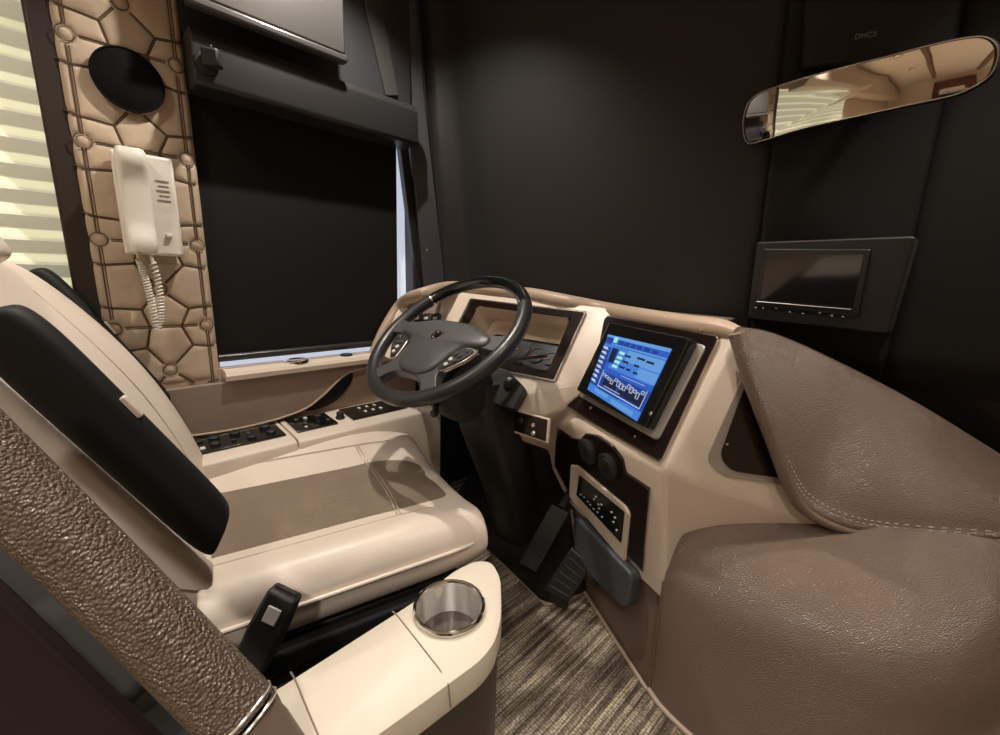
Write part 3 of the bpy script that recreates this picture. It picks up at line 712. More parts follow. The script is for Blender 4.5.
# ================================================================ LEATHER HUMP
bd = [(737, 333), (750, 378), (773, 440), (789, 484), (806, 511), (845, 530), (900, 537), (1000, 541), (1110, 545), (1250, 552)]
bt = [.765, .772, .785, .795, .805, .815, .835, .865, .905, .965]
sl = [(741, 327), (768, 331.5), (800, 343.5), (833, 359), (866, 375.5), (905, 396), (946, 420), (1002, 455), (1080, 502), (1180, 560)]
st_ = [.79, .84, .89, .92, .95, .975, .99, 1.02, 1.05, 1.1]
rows = []
for fr_ in (-.03, 0, .04, .10, .25, .45, .65, .82, .93, .985, 1.0):
    r = []
    for (x0_, y0_), (x1_, y1_), a, c in zip(bd, sl, bt, st_):
        f = max(0, fr_); t = a+(c-a)*(f**1.9)
        if fr_ < 0: t = a+.03
        elif f == 0: t = a+.006
        elif f < .06: t -= .004
        w = min(1, max(0, f)); w = f
        r.append(at(x0_+(x1_-x0_)*w, y0_+(y1_-y0_)*w, t))
    rows.append(r)
rows.append([p+V(.0, .05, -.02) for p in rows[-1]]); rows.append([p+V(0, .12, -.12) for p in rows[-2]])
HT = thing('leather_dash_hump', 'brown pebbled leather hump with stitched edge right of the dashboard', 'padded cover', rows[1][5])
b = MB(); b.grid(crgrid(rows, 4, 3)); b.build('cover', 'shag', HT)
def hump(f, dt):
    out = []
    for (x0_, y0_), (x1_, y1_), a, c in zip(bd, sl, bt, st_):
        t = a+(c-a)*(f**1.9)+dt; out.append(at(x0_+(x1_-x0_)*f, y0_+(y1_-y0_)*f, t))
    return out
hp0 = cr(hump(.0, .002), 6); b = MB(); b.tube(hp0, list(np.interp(np.arange(len(hp0)), [0, 3, 12, 22, 30, 99], [.015, .0145, .0135, .011, .007, .006])), 12); b.build('piping', 'shag', HT)
for f in (.075, .105):
    path = cr(hump(f, -.003), 14); b = MB()
    for i in range(0, len(path)-1, 2): b.tube([path[i], lerp(path[i], path[i+1], .7)], .0010, 5)
    b.build('stitching', 'stitch', HT)

# ================================================================ LEATHER BOX (step wall)
pth = [(-.305, .845), (-.265, .826), (-.19, .812), (-.09, .808), (.02, .825), (.11, .875), (.18, .96), (.235, 1.10), (.28, 1.36), (.30, 1.7)]
inn = [(.55, .83), (.45, .9), (.25, .97), (.08, 1), (-.15, .98), (-.4, .9), (-.7, .7), (-.9, .4), (-1, .15), (-1, .0)]
prof = [(0, .02), (0, .10), (.000, .28), (0, .40), (.006, .452), (.022, .497), (.052, .532), (.10, .560), (.17, .582), (.26, .600)]
rows = []
for d_, z in prof:
    r = []
    for k, ((x, y), m) in enumerate(zip(pth, inn)):
        m = unit(V(*m)); zz = z
        s = 1.0
        if k == 0: s = .75; zz = z-(.012 if z > .45 else 0)
        zb_ = [.02, .02, .02, .04, .17, .31, .29, .27, .25, .25][k]
        r.append(V(x+m[0]*d_*s, y+m[1]*d_*s, max(zz, zb_+.02*len(rows) if zz < .4 else zz)))
    rows.append(r)
BT = thing('leather_step_wall', 'large rounded box covered in brown pebbled leather beside the entry step', 'padded box', (-.1, .85, FZ))
b = MB(); b.grid(crgrid(rows, 5, 4)); b.build('cover', 'shag', BT)
b = MB(); b.tube(cr([V(x, y, zz_)-V(*unit(V(*m)), 0)*.004 for (x, y), m, zz_ in zip(pth, inn, (.106, .106, .106, .106, .17, .31, .29, .27, .25, .25))], 6), .006, 8); b.build('bottom_piping', 'roll', BT)
b = MB(); b.prism([V(x+unit(V(*m))[0]*.05, y+unit(V(*m))[1]*.05, .40) for (x, y), m in zip(pth, inn)]+[V(-.1, 1.7, .40), V(-.1, 1.1, .40)], (0, 0, 1), .30); b.build('dark_fill', 'black', BT)  # black fill added so the opening under the raised edge reads dark
b = MB(); b.tube([V(-.306, .844, z) for z in np.linspace(.11, .40, 9)], .0022, 6); b.build('side_seam', 'kick', BT)

# ================================================================ STEERING
WN = unit(V(.024, -.623, .782)); WXa = unit(V(.999, .038, 0)); WXa = unit(WXa-WN*WXa.dot(WN)); WYa = np.cross(WN, WXa); WC = V(-.872, .674, .898); WR = .239
def wp(x, y, h=0): return WC+WXa*(x*WR)+WYa*(y*WR)+WN*h
T = thing('steering_wheel', 'four-spoke charcoal steering wheel with gloss black upper rim', 'steering wheel', WC-WN*.05)
rc = (WR-.0185)/WR
def arc(a0, a1, n): return [wp(rc*cos(math.radians(a0+(a1-a0)*k/n)), rc*sin(math.radians(a0+(a1-a0)*k/n))) for k in range(n+1)]
b = MB(); b.tube(arc(146, 398, 90), .0185, 16); b.build('rim', 'rimgrey', T)
b = MB(); b.tube(arc(38, 146, 40), .0178, 16); b.build('rim_inlay', 'gloss', T)
for a in (38, 146):
    b = MB(); b.tube(arc(a-.7, a+.7, 2), .0188, 16); b.build('rim_joint', 'chrome', T)
hub = [(0, .17), (.25, .165), (.5, .10), (.72, .05), (.93, .10), (.95, -.14), (.72, -.13), (.50, -.13), (.39, -.22), (.37, -.42), (.40, -.56), (.58, -.74), (.42, -.86), (.30, -.70), (.20, -.635), (0, -.62)]
hub = hub+[(-x, y) for x, y in hub[-2:0:-1]]
b = MB(); hp = rpoly([wp(x, y, .010) for x, y in hub], .012, 3); b.prism(hp, WN, .028); b.build('spokes', 'hubgrey', T, bevel=.006, seg=3)
pad = [(0, .155), (.22, .15), (.45, .09), (.62, .02), (.62, -.10), (.40, -.16), (.31, -.30), (.27, -.50), (.16, -.60), (0, -.61)]
pad = pad+[(-x, y) for x, y in pad[-2:0:-1]]
ringp = rpoly([wp(x*1.12+.02, y-.01, 0) for x, y in pad], .02, 3); cen = wp(0, -.2, 0)
rows = [[p+WN*.005 for p in ringp], [p+WN*.012 for p in ringp], [lerp(p, cen, .03)+WN*.016 for p in ringp], [lerp(p, cen, .15)+WN*.020 for p in ringp], [lerp(p, cen, .5)+WN*.024 for p in ringp], [lerp(p, cen, .85)+WN*.026 for p in ringp]]
b = MB(); b.loft(rows); b.build('airbag_cover', 'hubgrey', T, angle=60)
for s in (-1, 1):
    pd2 = [(.36*s, -.50), (.40*s, -.24), (.52*s, -.155), (.70*s, -.17), (.62*s, -.34), (.44*s, -.52)]
    b = MB(); b.prism(rpoly([wp(x, y, .014) for x, y in pd2], .010, 3), WN, .010); sp_ = b.build('switch_pod', 'silver', T, bevel=.003)
    pd3 = inset([wp(x, y, .0162) for x, y in pd2], WN, .006)
    b = MB(); b.prism(rpoly(pd3, .008, 3), WN, .006); b.build('pod_face', 'softblack', sp_, bevel=.001)
    for (x, y, m) in ((.47, -.28, 'grey'), (.53, -.30, 'grey'), (.46, -.36, 'whitemark'), (.52, -.37, 'grey'), (.45, -.43, 'whitemark'), (.58, -.22, 'grey')):
        b = MB(); b.lathe([(.0055, 0), (.0055, .003), (.004, .004), (.001, .004)], wp(x*s, y, .016), WN, 10); b.build('pod_button', m, sp_)
# emblem: chrome ring, small arrow and bar
b = MB(); ec = wp(.04, -.13, .0245)
b.tube([ec+WN*.002+(WXa*cos(k*PI/12)+WYa*sin(k*PI/12))*.0145 for k in range(24)], .0022, 6, closed=True)
d45 = unit(WXa+WYa); b.tube([ec+d45*.013+WN*.002, ec+d45*.022+WN*.002], .002, 6); b.tube([ec+d45*.022+WN*.002-WXa*.008, ec+d45*.022+WN*.002, ec+d45*.022+WN*.002-WYa*.008], .0018, 6)
b.tube([ec-unit(WXa-WYa)*.019+WN*.002, ec-unit(WXa-WYa)*.012+WN*.002], .003, 6); b.tube([ec+unit(WXa-WYa)*.019+WN*.002, ec+unit(WXa-WYa)*.012+WN*.002], .003, 6)
b.build('emblem', 'chrome', T)
b = MB(); b.lathe([(.013, 0), (.013, .002), (.001, .003)], ec-WN*.001, WN, 24); b.build('emblem_face', 'gloss', T)
# column
T = thing('steering_column', 'black steering column shroud running from the wheel down to the floor', 'steering column', (-.80, .92, FZ))
c0 = WC-WN*.02; c1 = WC-WN*.19
def sect(c, u, v, a, h, n=16, e=.5): return [c+u*(a*math.copysign(abs(cos(2*PI*k/n))**e, cos(2*PI*k/n)))+v*(h*math.copysign(abs(sin(2*PI*k/n))**e, sin(2*PI*k/n))) for k in range(n)]
b = MB(); b.loft([sect(WC-WN*.022-WYa*.05, WXa, WYa, .045, .05), sect(WC-WN*.05-WYa*.05, WXa, WYa, .075, .075), sect(WC-WN*.12-WYa*.06, WXa, WYa, .085, .085), sect(WC-WN*.20-WYa*.06, WXa, WYa, .075, .075)]); b.build('upper_shroud', 'softblack', T)
b = MB(); X_, Y_ = V(1., 0, 0), V(0, 1., 0)
b.loft([sect(V(-.86, .80, .76), X_, Y_, .070, .07), sect(V(-.86, .84, .6), X_, Y_, .085, .08), sect(V(-.87, .95, .35), X_, Y_, .085, .075), sect(V(-.885, 1.035, FZ+.01), X_, Y_, .09, .075)]); b.build('lower_shroud', 'black', T)
pn_ = unit(V(.45, -.75, .5)); pp_ = (at(511, 386, 1.15), pn_)
b = MB(); b.prism(rpoly(poly([(490, 366), (508, 370), (525.5, 388), (513, 409), (488, 402)], pp_), .006), pn_, .06); b.build('switch_housing', 'softblack', T, bevel=.006, seg=3)
kn = onp(510, 383, pp_)-pn_*.004
b = MB(); b.lathe([(.014, 0), (.016, .004), (.016, .012), (.012, .015), (.001, .016)], kn, pn_, 20); b.build('tilt_knob', 'black', T)
b = MB()
for k in range(12):
    a = 2*PI*k/12; ax_ = pn_; e1 = unit(np.cross(ax_, V(0, 0, 1))); e2 = np.cross(ax_, e1); p = kn+(e1*cos(a)+e2*sin(a))*.016; b.tube([p+ax_*.003, p+ax_*.013], .002, 5)
b.build('knob_ribs', 'black', T)
# stalks: a cream-tipped lever right of the column, a small lever below
b = MB(); s0 = WC-WN*.09+WXa*.07-WYa*.03; s1 = at(546, 356, 1.18); b.tube([s0, lerp(s0, s1, .5)+WN*.012, s1], [.006, .004, .005], 10); b.build('turn_stalk', 'black', T)
b = MB(); s2 = at(436, 413, 1.08); b.tube([WC-WN*.10-WYa*.10-WXa*.03, s2], [.008, .009], 10); b.lathe([(.001, 0), (.010, .002), (.010, .012), (.001, .014)], s2, unit(V(.2, -1, 0)), 12); b.build('tilt_lever', 'black', T)

# ================================================================ FOOTWELL
fw = [onz(470, 532, FZ), onz(494, 555, FZ), onz(520, 580, FZ), onz(541, 601, FZ), onz(552, 604, FZ), onz(588, 590, FZ)]
T = thing('toe_board', 'black toe board of the footwell behind the pedals', 'toe board', fw[3])
b = MB(); a = V(-1.2, fw[0][1], FZ+.004)
low = [V(-1.2, fw[0][1]-.02, FZ+.004)]+[p+V(0, 0, .004) for p in fw]
b.grid([low, [V(p[0]*1.0, max(p[1]+.16, 1.05)+.02, FZ+.20) for p in low], [V(p[0], 1.20, .78) for p in low]]); b.build('board', 'black', T, solid=.01)
b = MB(); b.tube(cr([p+V(0, 0, .004) for p in fw], 4), .006, 8); b.build('edge_trim', 'roll', T)
def slab4(pts, th, name, m, parent, bev=.004):
    n = unit(np.cross(pts[1]-pts[0], pts[2]-pts[0])); n = n if n[2] > 0 else -n
    b = MB(); b.prism(pts, n, th); return b.build(name, m, parent, bevel=bev), n
bp4 = [at(518, 563, 1.245), at(536, 573, 1.22), at(569, 513, 1.22), at(551, 504, 1.245)]
T = thing('brake_pedal', 'long black brake pedal, farther of the two pedals', 'pedal', lerp(bp4[0], bp4[1], .5), 'floor pedals')
_, n_ = slab4(bp4, .02, 'pedal_pad', 'softblack', T)
b = MB(); m_ = (bp4[2]+bp4[3])/2; b.tube([m_-n_*.01, m_+V(-.02, .12, .06)], .012, 10); b.build('pedal_arm', 'black', T)
bp4 = [at(543, 590, 1.215), at(568, 603, 1.18), at(592, 566, 1.15), at(571, 548, 1.18)]
T = thing('accelerator_pedal', 'wide black accelerator pedal close to the cream dashboard', 'pedal', lerp(bp4[0], bp4[1], .5), 'floor pedals')
_, n_ = slab4(bp4, .02, 'pedal_pad', 'softblack', T)
b = MB()
for k in range(5):
    s = .15+.17*k; b.tube([lerp(bp4[0], bp4[3], s)+n_*.001+(bp4[1]-bp4[0])*.12, lerp(bp4[1], bp4[2], s)+n_*.001-(bp4[1]-bp4[0])*.12], .002, 5)
b.build('grip_ribs', 'black', T)
b = MB(); m_ = (bp4[0]+bp4[1])/2; b.box(m_+V(0, .02, -.02), (.05, .02, .03)); b.build('hinge', 'black', T)

# ================================================================ DRIVER SEAT
psi = math.radians(13); fwv = V(sin(psi), cos(psi), 0); rtv = V(cos(psi), -sin(psi), 0); SO = V(-.965, .395, 0)
def S3(u, v, z): return SO+rtv*u+fwv*v+V(0, 0, z)
T = thing('driver_seat', 'cream leather driver seat with a brown insert and folded black armrests', 'driver seat', S3(0, 0, FZ))
base_loop = [(-.26, .375), (-.305, .41), (-.318, .46), (-.318, .515), (-.285, .556), (-.225, .552), (-.15, .512), (0, .504), (.17, .508), (.225, .526), (.262, .525), (.290, .495), (.298, .455), (.292, .41), (.26, .375), (0, .37)]
def seat_row(v):
    # width taper, front waterfall
    k = (v-.10)/.20; k = max(0, k); w = 1-.10*k**3; dz = .030*k**2.2
    r = []
    for u, z in base_loop:
        zz = z-(dz if z > .44 else 0); r.append((u*w, zz))
    return r
rows = []
for v in (-.27, -.265, -.2, -.1, 0, .1, .17, .23, .265): rows.append([S3(u, v+ (.0 if abs(u) > .2 else .01), z) for u, z in seat_row(v)])
for v, f in ((.287, .90), (.297, .72)):
    sr = seat_row(.265); rows.append([S3(u*(.90+.1*f), v, .445+(z-.445)*f) for u, z in sr])
b = MB(); b.loft(rows); b.build('cushion', 'cream', T, sub=2)
ul = [u for u, z in base_loop[4:11]]
def ztop(u, v):
    sr = seat_row(min(v, .265)); us = [p[0] for p in sr[3:12]]; zs_ = [p[1] for p in sr[3:12]]; return float(np.interp(u, us, zs_))
rows = []
for i in range(22):
    v = -.25+.542*i/21; hw_l = -.200; hw_r = .190-.015*max(0, i-13)/8; r = []
    for j in range(15):
        u = hw_l+(hw_r-hw_l)*j/14; e = min(j, 14-j); r.append(S3(u, v, ztop(u, v)+(.0035 if e else -.008)-(.0 if v < .27 else (v-.27)*.9)-(.010 if i == 21 else 0)))
    rows.append(r)
b = MB(); b.grid(rows); b.build('seat_insert', 'perf', T, sub=1)
b = MB()
for vv in (.115, .123): b.tube([S3(u, vv-.015*(u/.19)**2, ztop(u, vv)+.0042) for u in np.linspace(-.195, .185, 16)], .0012, 5)
for uu in (-.201, .188): b.tube([S3(uu, v, ztop(uu, v)+.002) for v in np.linspace(-.25, .20, 16)], .0013, 5)
b.build('seam', 'stitch', T)
b = MB(); pp = [S3(.299, v, .462) for v in np.linspace(-.26, .14, 8)]+[S3(.293, .2, .458), S3(.280, .245, .452), S3(.245, .285, .445), S3(.12, .300, .44), S3(-.12, .300, .44), S3(-.245, .285, .445), S3(-.318, .2, .458)]
b.tube(cr(pp, 3), .004, 8); b.build('cushion_piping', 'cream', T)
# seat base
b = MB(); b.loft([[S3(u*s, v*s2+.0, z) for u, v in ((-.25, -.25), (.25, -.25), (.25, .22), (-.25, .22))] for z, s, s2 in ((FZ+.002, .85, .9), (.2, .85, .9), (.28, 1, 1), (.372, 1.02, 1.02))]); b.build('pedestal', 'black', T, bevel=.01)
b = MB(); b.box(S3(.285, -.02, .355), (.03, .50, .045), np.array([rtv, fwv, V(0, 0, 1.)])); b.build('seat_rail', 'armblack', T, bevel=.008)
# backrest
th = math.radians(29)
upv = -fwv*sin(th)+V(0, 0, cos(th)); nv = fwv*cos(th)+V(0, 0, sin(th))
BO = S3(0, -.235, .50)
def B3(u, w, q): return BO+rtv*u+upv*w+nv*q
def brow(w, hw_, f, bk, bol):
    return [B3(u, w, q) for u, q in [(-hw_, bk*.5), (-hw_*1.02, 0.0), (-hw_, f*.6), (-hw_*.88, f+bol), (-hw_*.66, f+bol*.8), (-hw_*.45, f), (0, f-.006), (hw_*.45, f), (hw_*.66, f+bol*.8), (hw_*.88, f+bol), (hw_, f*.6), (hw_*1.02, 0), (hw_, bk*.5), (hw_*.8, bk), (0, bk), (-hw_*.8, bk)]]
rows = [brow(-.02, .22, -.05, -.11, .0), brow(-.01, .245, -.035, -.125, .01), brow(.06, .255, -.022, -.135, .02), brow(.16, .262, .000, -.14, .026), brow(.30, .268, .018, -.14, .028), brow(.44, .268, .016, -.14, .028), brow(.56, .255, .006, -.13, .020), brow(.62, .235, -.002, -.12, .012), brow(.65, .20, -.02, -.10, 0)]
b = MB(); b.loft(rows); b.build('backrest', 'cream', T, sub=2)
def cov(w, u, q):
    k = (1-(w-.045)/.555); off = .055*min(1.6, ((q-.012)/.036)**2)
    return B3(u+.004*sin(w*5), w+off*k, q)
rows = [[cov(w, u, q) for u, q in [(-.25, -.055), (-.20, -.150), (0, -.162), (.20, -.150), (.272, -.105), (.290, -.055), (.294, -.02), (.294, .012), (.290, .030), (.276, .036)]] for w in (.045, .052, .1, .3, .5, .6)]
b = MB()
b.grid(crgrid(rows, 3, 2)); b.build('back_cover', 'cream', T, solid=.006)
b = MB()
for s in (-1, 1): b.tube(cr([B3(.135*s, w, f) for w, f in ((.06, -.020), (.16, .006), (.30, .024), (.44, .022), (.56, .012))], 4), .0015, 5)
b.build('back_seam', 'stitch', T)
# headrest
b = MB(); rows = [[B3(u*k, w, q) for u, q in [(-.14, -.03), (-.15, .01), (-.11, .05), (0, .055), (.11, .05), (.15, .01), (.14, -.03), (0, -.06)]] for w, k in ((.610, .8), (.63, 1), (.72, 1.05), (.80, 1), (.83, .8))]
b.loft(rows); b.build('headrest', 'cream', T, sub=2)
# folded armrests
for s, nm in ((1, 'armrest'), (-1, 'armrest')):
    rows = []
    for w, k in ((.100, .6), (.106, .8), (.125, 1), (.23, 1), (.38, 1), (.46, .98), (.495, .8), (.503, .5)):
        w0, q0 = (.014, .082) if s > 0 else (.11, -.012)
        rows.append([B3(s*(.300+.028*a), w+w0+(.018*c if w < .15 else 0), q0+.038*k*c) for a, c in [(-1, -.6), (-1, .6), (-.6, 1), (.6, 1), (1, .6), (1, -.6), (.6, -1), (-.6, -1)]])
    b = MB(); b.loft(rows); ar = b.build(nm, 'armblack', T, sub=2)
    b = MB(); b.box(B3(s*.308, .335+w0, q0+.037), (.014, .034, .008), np.array([rtv, upv, nv])); b.build('release_clip', 'sill', ar, bevel=.002)
# belt buckle
bq = at(273, 618, .66)
T = thing('belt_buckle', 'black seat belt buckle standing between the seat and the cream console', 'seat belt buckle', bq-V(.02, .02, .12))
up_ = unit(at(284, 596, .66)-at(238, 690, .65)); nn = unit(V(.62, -.6, .25)); nn = unit(nn-up_*nn.dot(up_)); ss_ = np.cross(up_, nn); AX = np.array([ss_, up_, nn])
bl = [V(-.024, .045, 0), V(.024, .045, 0), V(.028, -.02, 0), V(.022, -.13, 0), V(-.022, -.13, 0), V(-.028, -.02, 0)]
b = MB(); b.prism([bq+ss_*p[0]+up_*p[1]+nn*.014 for p in bl], nn, .030); b.build('housing', 'softblack', T, bevel=.006, seg=3)
b = MB(); b.box(bq+up_*.012+nn*.0145, (.022, .026, .004), AX); b.build('release_button', 'whitemark', T, bevel=.0015)
b = MB(); b.box(bq+up_*.046-nn*.001, (.036, .004, .008), AX); b.build('tongue_slot', 'gloss', T)

# ================================================================ CUP HOLDER CONSOLE
CZ = .63
T = thing('armrest_console', 'narrow cream topped console with brown sides right of the driver seat', 'console', (-.35, .24, FZ))
out = [(-.401, .05), (-.408, .265), (-.419, .345), (-.414, .378), (-.397, .393), (-.364, .380), (-.312, .33), (-.291, .298), (-.285, .27), (-.289, .2), (-.300, .05)]
cupc = onz(449.5, 609, CZ)[:2]
def slabz(pts, z0, z1): return [V(x, y, z1) for x, y in pts]
out_r = rpoly([V(x, y, CZ) for x, y in out], .02, 4)
# top slab with round hole for the cup
ang = [math.atan2(p[1]-cupc[1], p[0]-cupc[0]) for p in out_r]
N = len(out_r); HR = .043
hole = [V(cupc[0]+HR*cos(a), cupc[1]+HR*sin(a), CZ) for a in ang]
def split_top(sel): pass
b = MB(); 
edge2 = [p for p in out_r]
inn_ = [p+(np.append(cupc, CZ)-p)*.0 for p in out_r]
rows = [hole, [p+(V(*cupc, CZ)-p)*.06 for p in out_r], out_r, [p+V(0, 0, -.012) for p in scale_poly(out_r, 1.015)], [p+V(0, 0, -.035) for p in scale_poly(out_r, 1.02)], [p+V(0, 0, -.040) for p in out_r], [V(p[0], p[1], CZ-.04) for p in hole]]
rows[2] = [p+V(0, 0, -.003) for p in scale_poly(out_r, 1.006)]
b.grid(rows, True); b.grid([hole, [V(p[0], p[1], CZ-.04) for p in hole]], True); b.build('top', 'console', T, angle=50)
b = MB()
for yy in (.228, .105):
    b.tube([V(-.412, yy+.006, CZ-.001), V(-.40, yy+.006, CZ+.0003), V(-.305, yy, CZ+.0003), V(-.287, yy-.002, CZ-.003), V(-.283, yy-.002, CZ-.03)], .0009, 5)
b.build('lid_seam', 'panelbrown', T)
b = MB(); b.prism([V(p[0], p[1], CZ-.038) for p in scale_poly(out_r, .965)], (0, 0, 1), CZ-.038-FZ); b.build('side_panel', 'sidebrown', T, bevel=.004)
CT_ = thing('steel_cup_holder', 'brushed steel cup holder set in the front of the cream console', 'cup holder', V(*cupc, CZ-.07))
prof = [(.0452, CZ+.001), (.0462, CZ+.004), (.0445, CZ+.0062), (.0415, CZ+.005), (.0405, CZ), (.0395, CZ-.03), (.0385, CZ-.034), (.0380, CZ-.062), (.034, CZ-.068), (.018, CZ-.068), (.017, CZ-.066), (.001, CZ-.066)]
b = MB(); b.grid([[V(cupc[0]+r*cos(2*PI*k/48), cupc[1]+r*sin(2*PI*k/48), z) for k in range(48)] for r, z in prof], True); b.build('cup', 'steel', CT_)
b = MB(); b.tube([V(cupc[0]+.0440*cos(2*PI*k/48), cupc[1]+.0440*sin(2*PI*k/48), CZ+.005) for k in range(48)], .0028, 8, closed=True); b.build('rim', 'chrome', CT_)
# glossy black tray between console and seat
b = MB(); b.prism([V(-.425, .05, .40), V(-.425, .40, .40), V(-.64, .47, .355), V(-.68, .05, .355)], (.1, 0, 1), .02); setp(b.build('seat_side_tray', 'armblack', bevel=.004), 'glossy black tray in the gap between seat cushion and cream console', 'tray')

# ================================================================ GRAB RAIL + SCREEN PANEL
r0 = at(243, 718, .355); r1 = at(122, 594, .345); r2 = at(0, 474, .33); r3 = at(-150, 330, .31)
T = thing('grab_rail', 'thick diagonal grab rail wrapped in beaded brown leather', 'grab rail', r0)
b = MB(); b.tube(cr([r0, r1, r2, r3], 6), .0275, 28); b.build('wrapped_tube', 'bead', T)
ax_ = unit(r0-r1); b = MB()
for s in (-.004, .004):
    c = r0+ax_*s; e1 = unit(np.cross(ax_, V(0, 0, 1))); e2 = np.cross(ax_, e1); b.tube([c+(e1*cos(k*PI/16)+e2*sin(k*PI/16))*.0272 for k in range(32)], .0014, 6, closed=True)
b.build('end_ring', 'steel', T)
b = MB(); pb = r0+ax_*.004; b.tube([pb, pb+ax_*.02, pb+ax_*.05], [.024, .024, .020], 20); b.build('socket', 'kick', T)
b = MB(); fb = [at(255, 699, .385), at(270, 692, .385), at(293, 742, .385), at(250, 772, .385)]; b.prism(fb, unit(V(.5, -.7, .5)), .012); b.build('foot_block', 'kick', T, bevel=.006)
# guard panel
pl_t = [at(-260, 370, .33), at(0, 604, .36), at(172, 768, .385), at(230, 823, .40)]
dn_ = V(0.02, 0.0, -.5)
b = MB(); G = pl_t+[V(pl_t[3][0]+.01, pl_t[3][1], FZ), V(pl_t[0][0]+.01, pl_t[0][1], FZ)]
gn = unit(np.cross(pl_t[3]-pl_t[0], dn_)); gn = gn if gn.dot(V(.5, -.2, 0)) > 0 else -gn
b.prism([p for p in G], gn, .014); setp(b.build('guard_panel', 'redbrown', bevel=.003), 'dark red-brown guard panel with a slanted top below the grab rail', 'guard panel')
# grey strips behind the rail
b = MB(); s_ = [at(-60, 490, .50), at(30, 572, .50), at(100, 640, .50), at(152, 688, .50)]; b.tube(cr(s_, 4), [.022]*13, 10); 
T = thing('seat_belt_strap', 'grey seat belt strap with folds running down behind the grab rail', 'strap', s_[3])
wd = unit(np.cross(s_[3]-s_[0], ray(80, 610)))
rows = [[p+wd*(.036*k)+V(0, 0, .004*((i+j) % 2)) for j, k in enumerate((-1, -.4, .2, 1))] for i, p in enumerate(cr(s_, 4))]
b = MB(); b.grid(rows); b.build('webbing', 'grey', T, solid=.003)
b = MB(); rows = [[p+wd*(.03+.012*k)+unit(-ray(80, 610))*.006 for k in (-1, 1)] for p in cr(s_, 4)]; b.grid(rows); b.build('folded_edge', 'sill', T, solid=.003)

rc_ = at(172, 712, .58)
b = MB(); b.loft([[V(rc_[0]+x*k, rc_[1]+y*k, z) for x, y in ((-.10, -.16), (.10, -.16), (.10, .09), (-.10, .09))] for z, k in ((FZ, 1), (rc_[2]-.06, 1), (rc_[2], .9), (rc_[2]+.02, .7))])  # black block added to keep the gap below the strap dark
setp(b.build('dark_gap_box', 'armblack', bevel=.012), 'added black box darkening the gap below the grey strap and grab rail', 'box')
# ================================================================ MIRROR
mc = at(868, 90, .86)
g = [(739.5, 128), (741, 112), (748, 98), (768, 88), (822, 73), (880, 59), (940, 43), (972, 36.5), (988, 37), (997, 45), (997, 58), (990, 74), (972, 87), (950, 96), (905, 106), (860, 116), (800, 129), (757, 141), (744, 142)]
mn0 = unit(V(-.09, -1, -.10)); mpl = (mc, mn0)
mpts = poly(g, mpl)
mx_ = unit(V(1, -.09, .08)-mn0*V(1, -.09, .08).dot(mn0)); 
mx_ = unit(poly([(990, 62)], mpl)[0]-poly([(745, 122)], mpl)[0]); my_ = np.cross(mn0, mx_); my_ = my_ if my_[2] > 0 else -my_
T = thing('rear_view_mirror', 'wide rounded interior mirror reflecting the coach behind', 'mirror', mc)
def mdome(p, off=0, R=1.15):
    d = p-mc; a = d.dot(mx_); c = d.dot(my_); return p-mn0*((a*a+.6*c*c)/(2*R))+mn0*off
loop = cr(mpts, 4, True)
cent = sum(loop)/len(loop)
rows = [[mdome(lerp(cent, p, f), .004) for p in loop] for f in (.98, .85, .7, .5, .3, .1, .002)]
b = MB(); b.grid(rows, True); gl = b.build('mirror_glass', 'mirror', T, angle=180)
for p in gl.data.polygons: p.use_smooth = True
rows = [[mdome(lerp(cent, p, f), o) for p in loop] for f, o in ((.975, .0035), (.985, .006), (1.01, .005), (1.02, -.004), (1.0, -.02), (.8, -.035), (.4, -.04), (.01, -.04))]
b = MB(); b.grid(rows, True); b.build('housing', 'black', T)
b = MB(); b.tube([mdome(lerp(cent, p, 1.0), .006) for p in loop], .0013, 6, closed=True); b.build('edge_rim', 'silver', T)
b = MB(); mb = mc-mn0*.04; b.tube([mb, mb+V(0, .06, .02), V(mb[0], blind_xz(mb[0], mb[2]+.04)[1], mb[2]+.04)], .014, 12); b.build('mount_arm', 'black', T)
# overhead box with a small caption
ob0 = at(803, -30, .97); ob1 = at(965, -30, .97); obb = at(800, 68, .97)
T = thing('overhead_box', 'black overhead box above the mirror with a small pale caption', 'overhead box', at(880, 40, .90))
on_ = bn; opl = (at(862, 38, .90), bn)
q = [onp(806, -60, opl), onp(975, -60, opl), onp(955, 58, opl), onp(801, 70, opl)]
b = MB(); b.prism(q, bn, .075); b.build('housing', 'armblack', T, bevel=.01)
tx = bpy.data.curves.new('caption', 'FONT'); tx.body = 'DHCII'; tx.size = .014; tx.extrude = .0003; tx.align_x = 'CENTER'
to = bpy.data.objects.new('caption', tx); COL.objects.link(to); to.parent = T; tx.materials.append(M['darkmark'])
ex = unit(onp(875, 34, opl)-onp(855, 37, opl)); ey = np.cross(bn, ex); ey = ey if ey[2] > 0 else -ey
tp_ = onp(865, 38, opl)+bn*.0008-ORG[T.name]
bpy.context.view_layer.update()
cm_ = bpy.data.meshes.new_from_object(to.evaluated_get(bpy.context.evaluated_depsgraph_get())); bpy.data.objects.remove(to)
to = bpy.data.objects.new('caption', cm_); COL.objects.link(to); to.parent = T
to.matrix_local = Matrix(((ex[0], ey[0], bn[0], tp_[0]), (ex[1], ey[1], bn[1], tp_[1]), (ex[2], ey[2], bn[2], tp_[2]), (0, 0, 0, 1)))

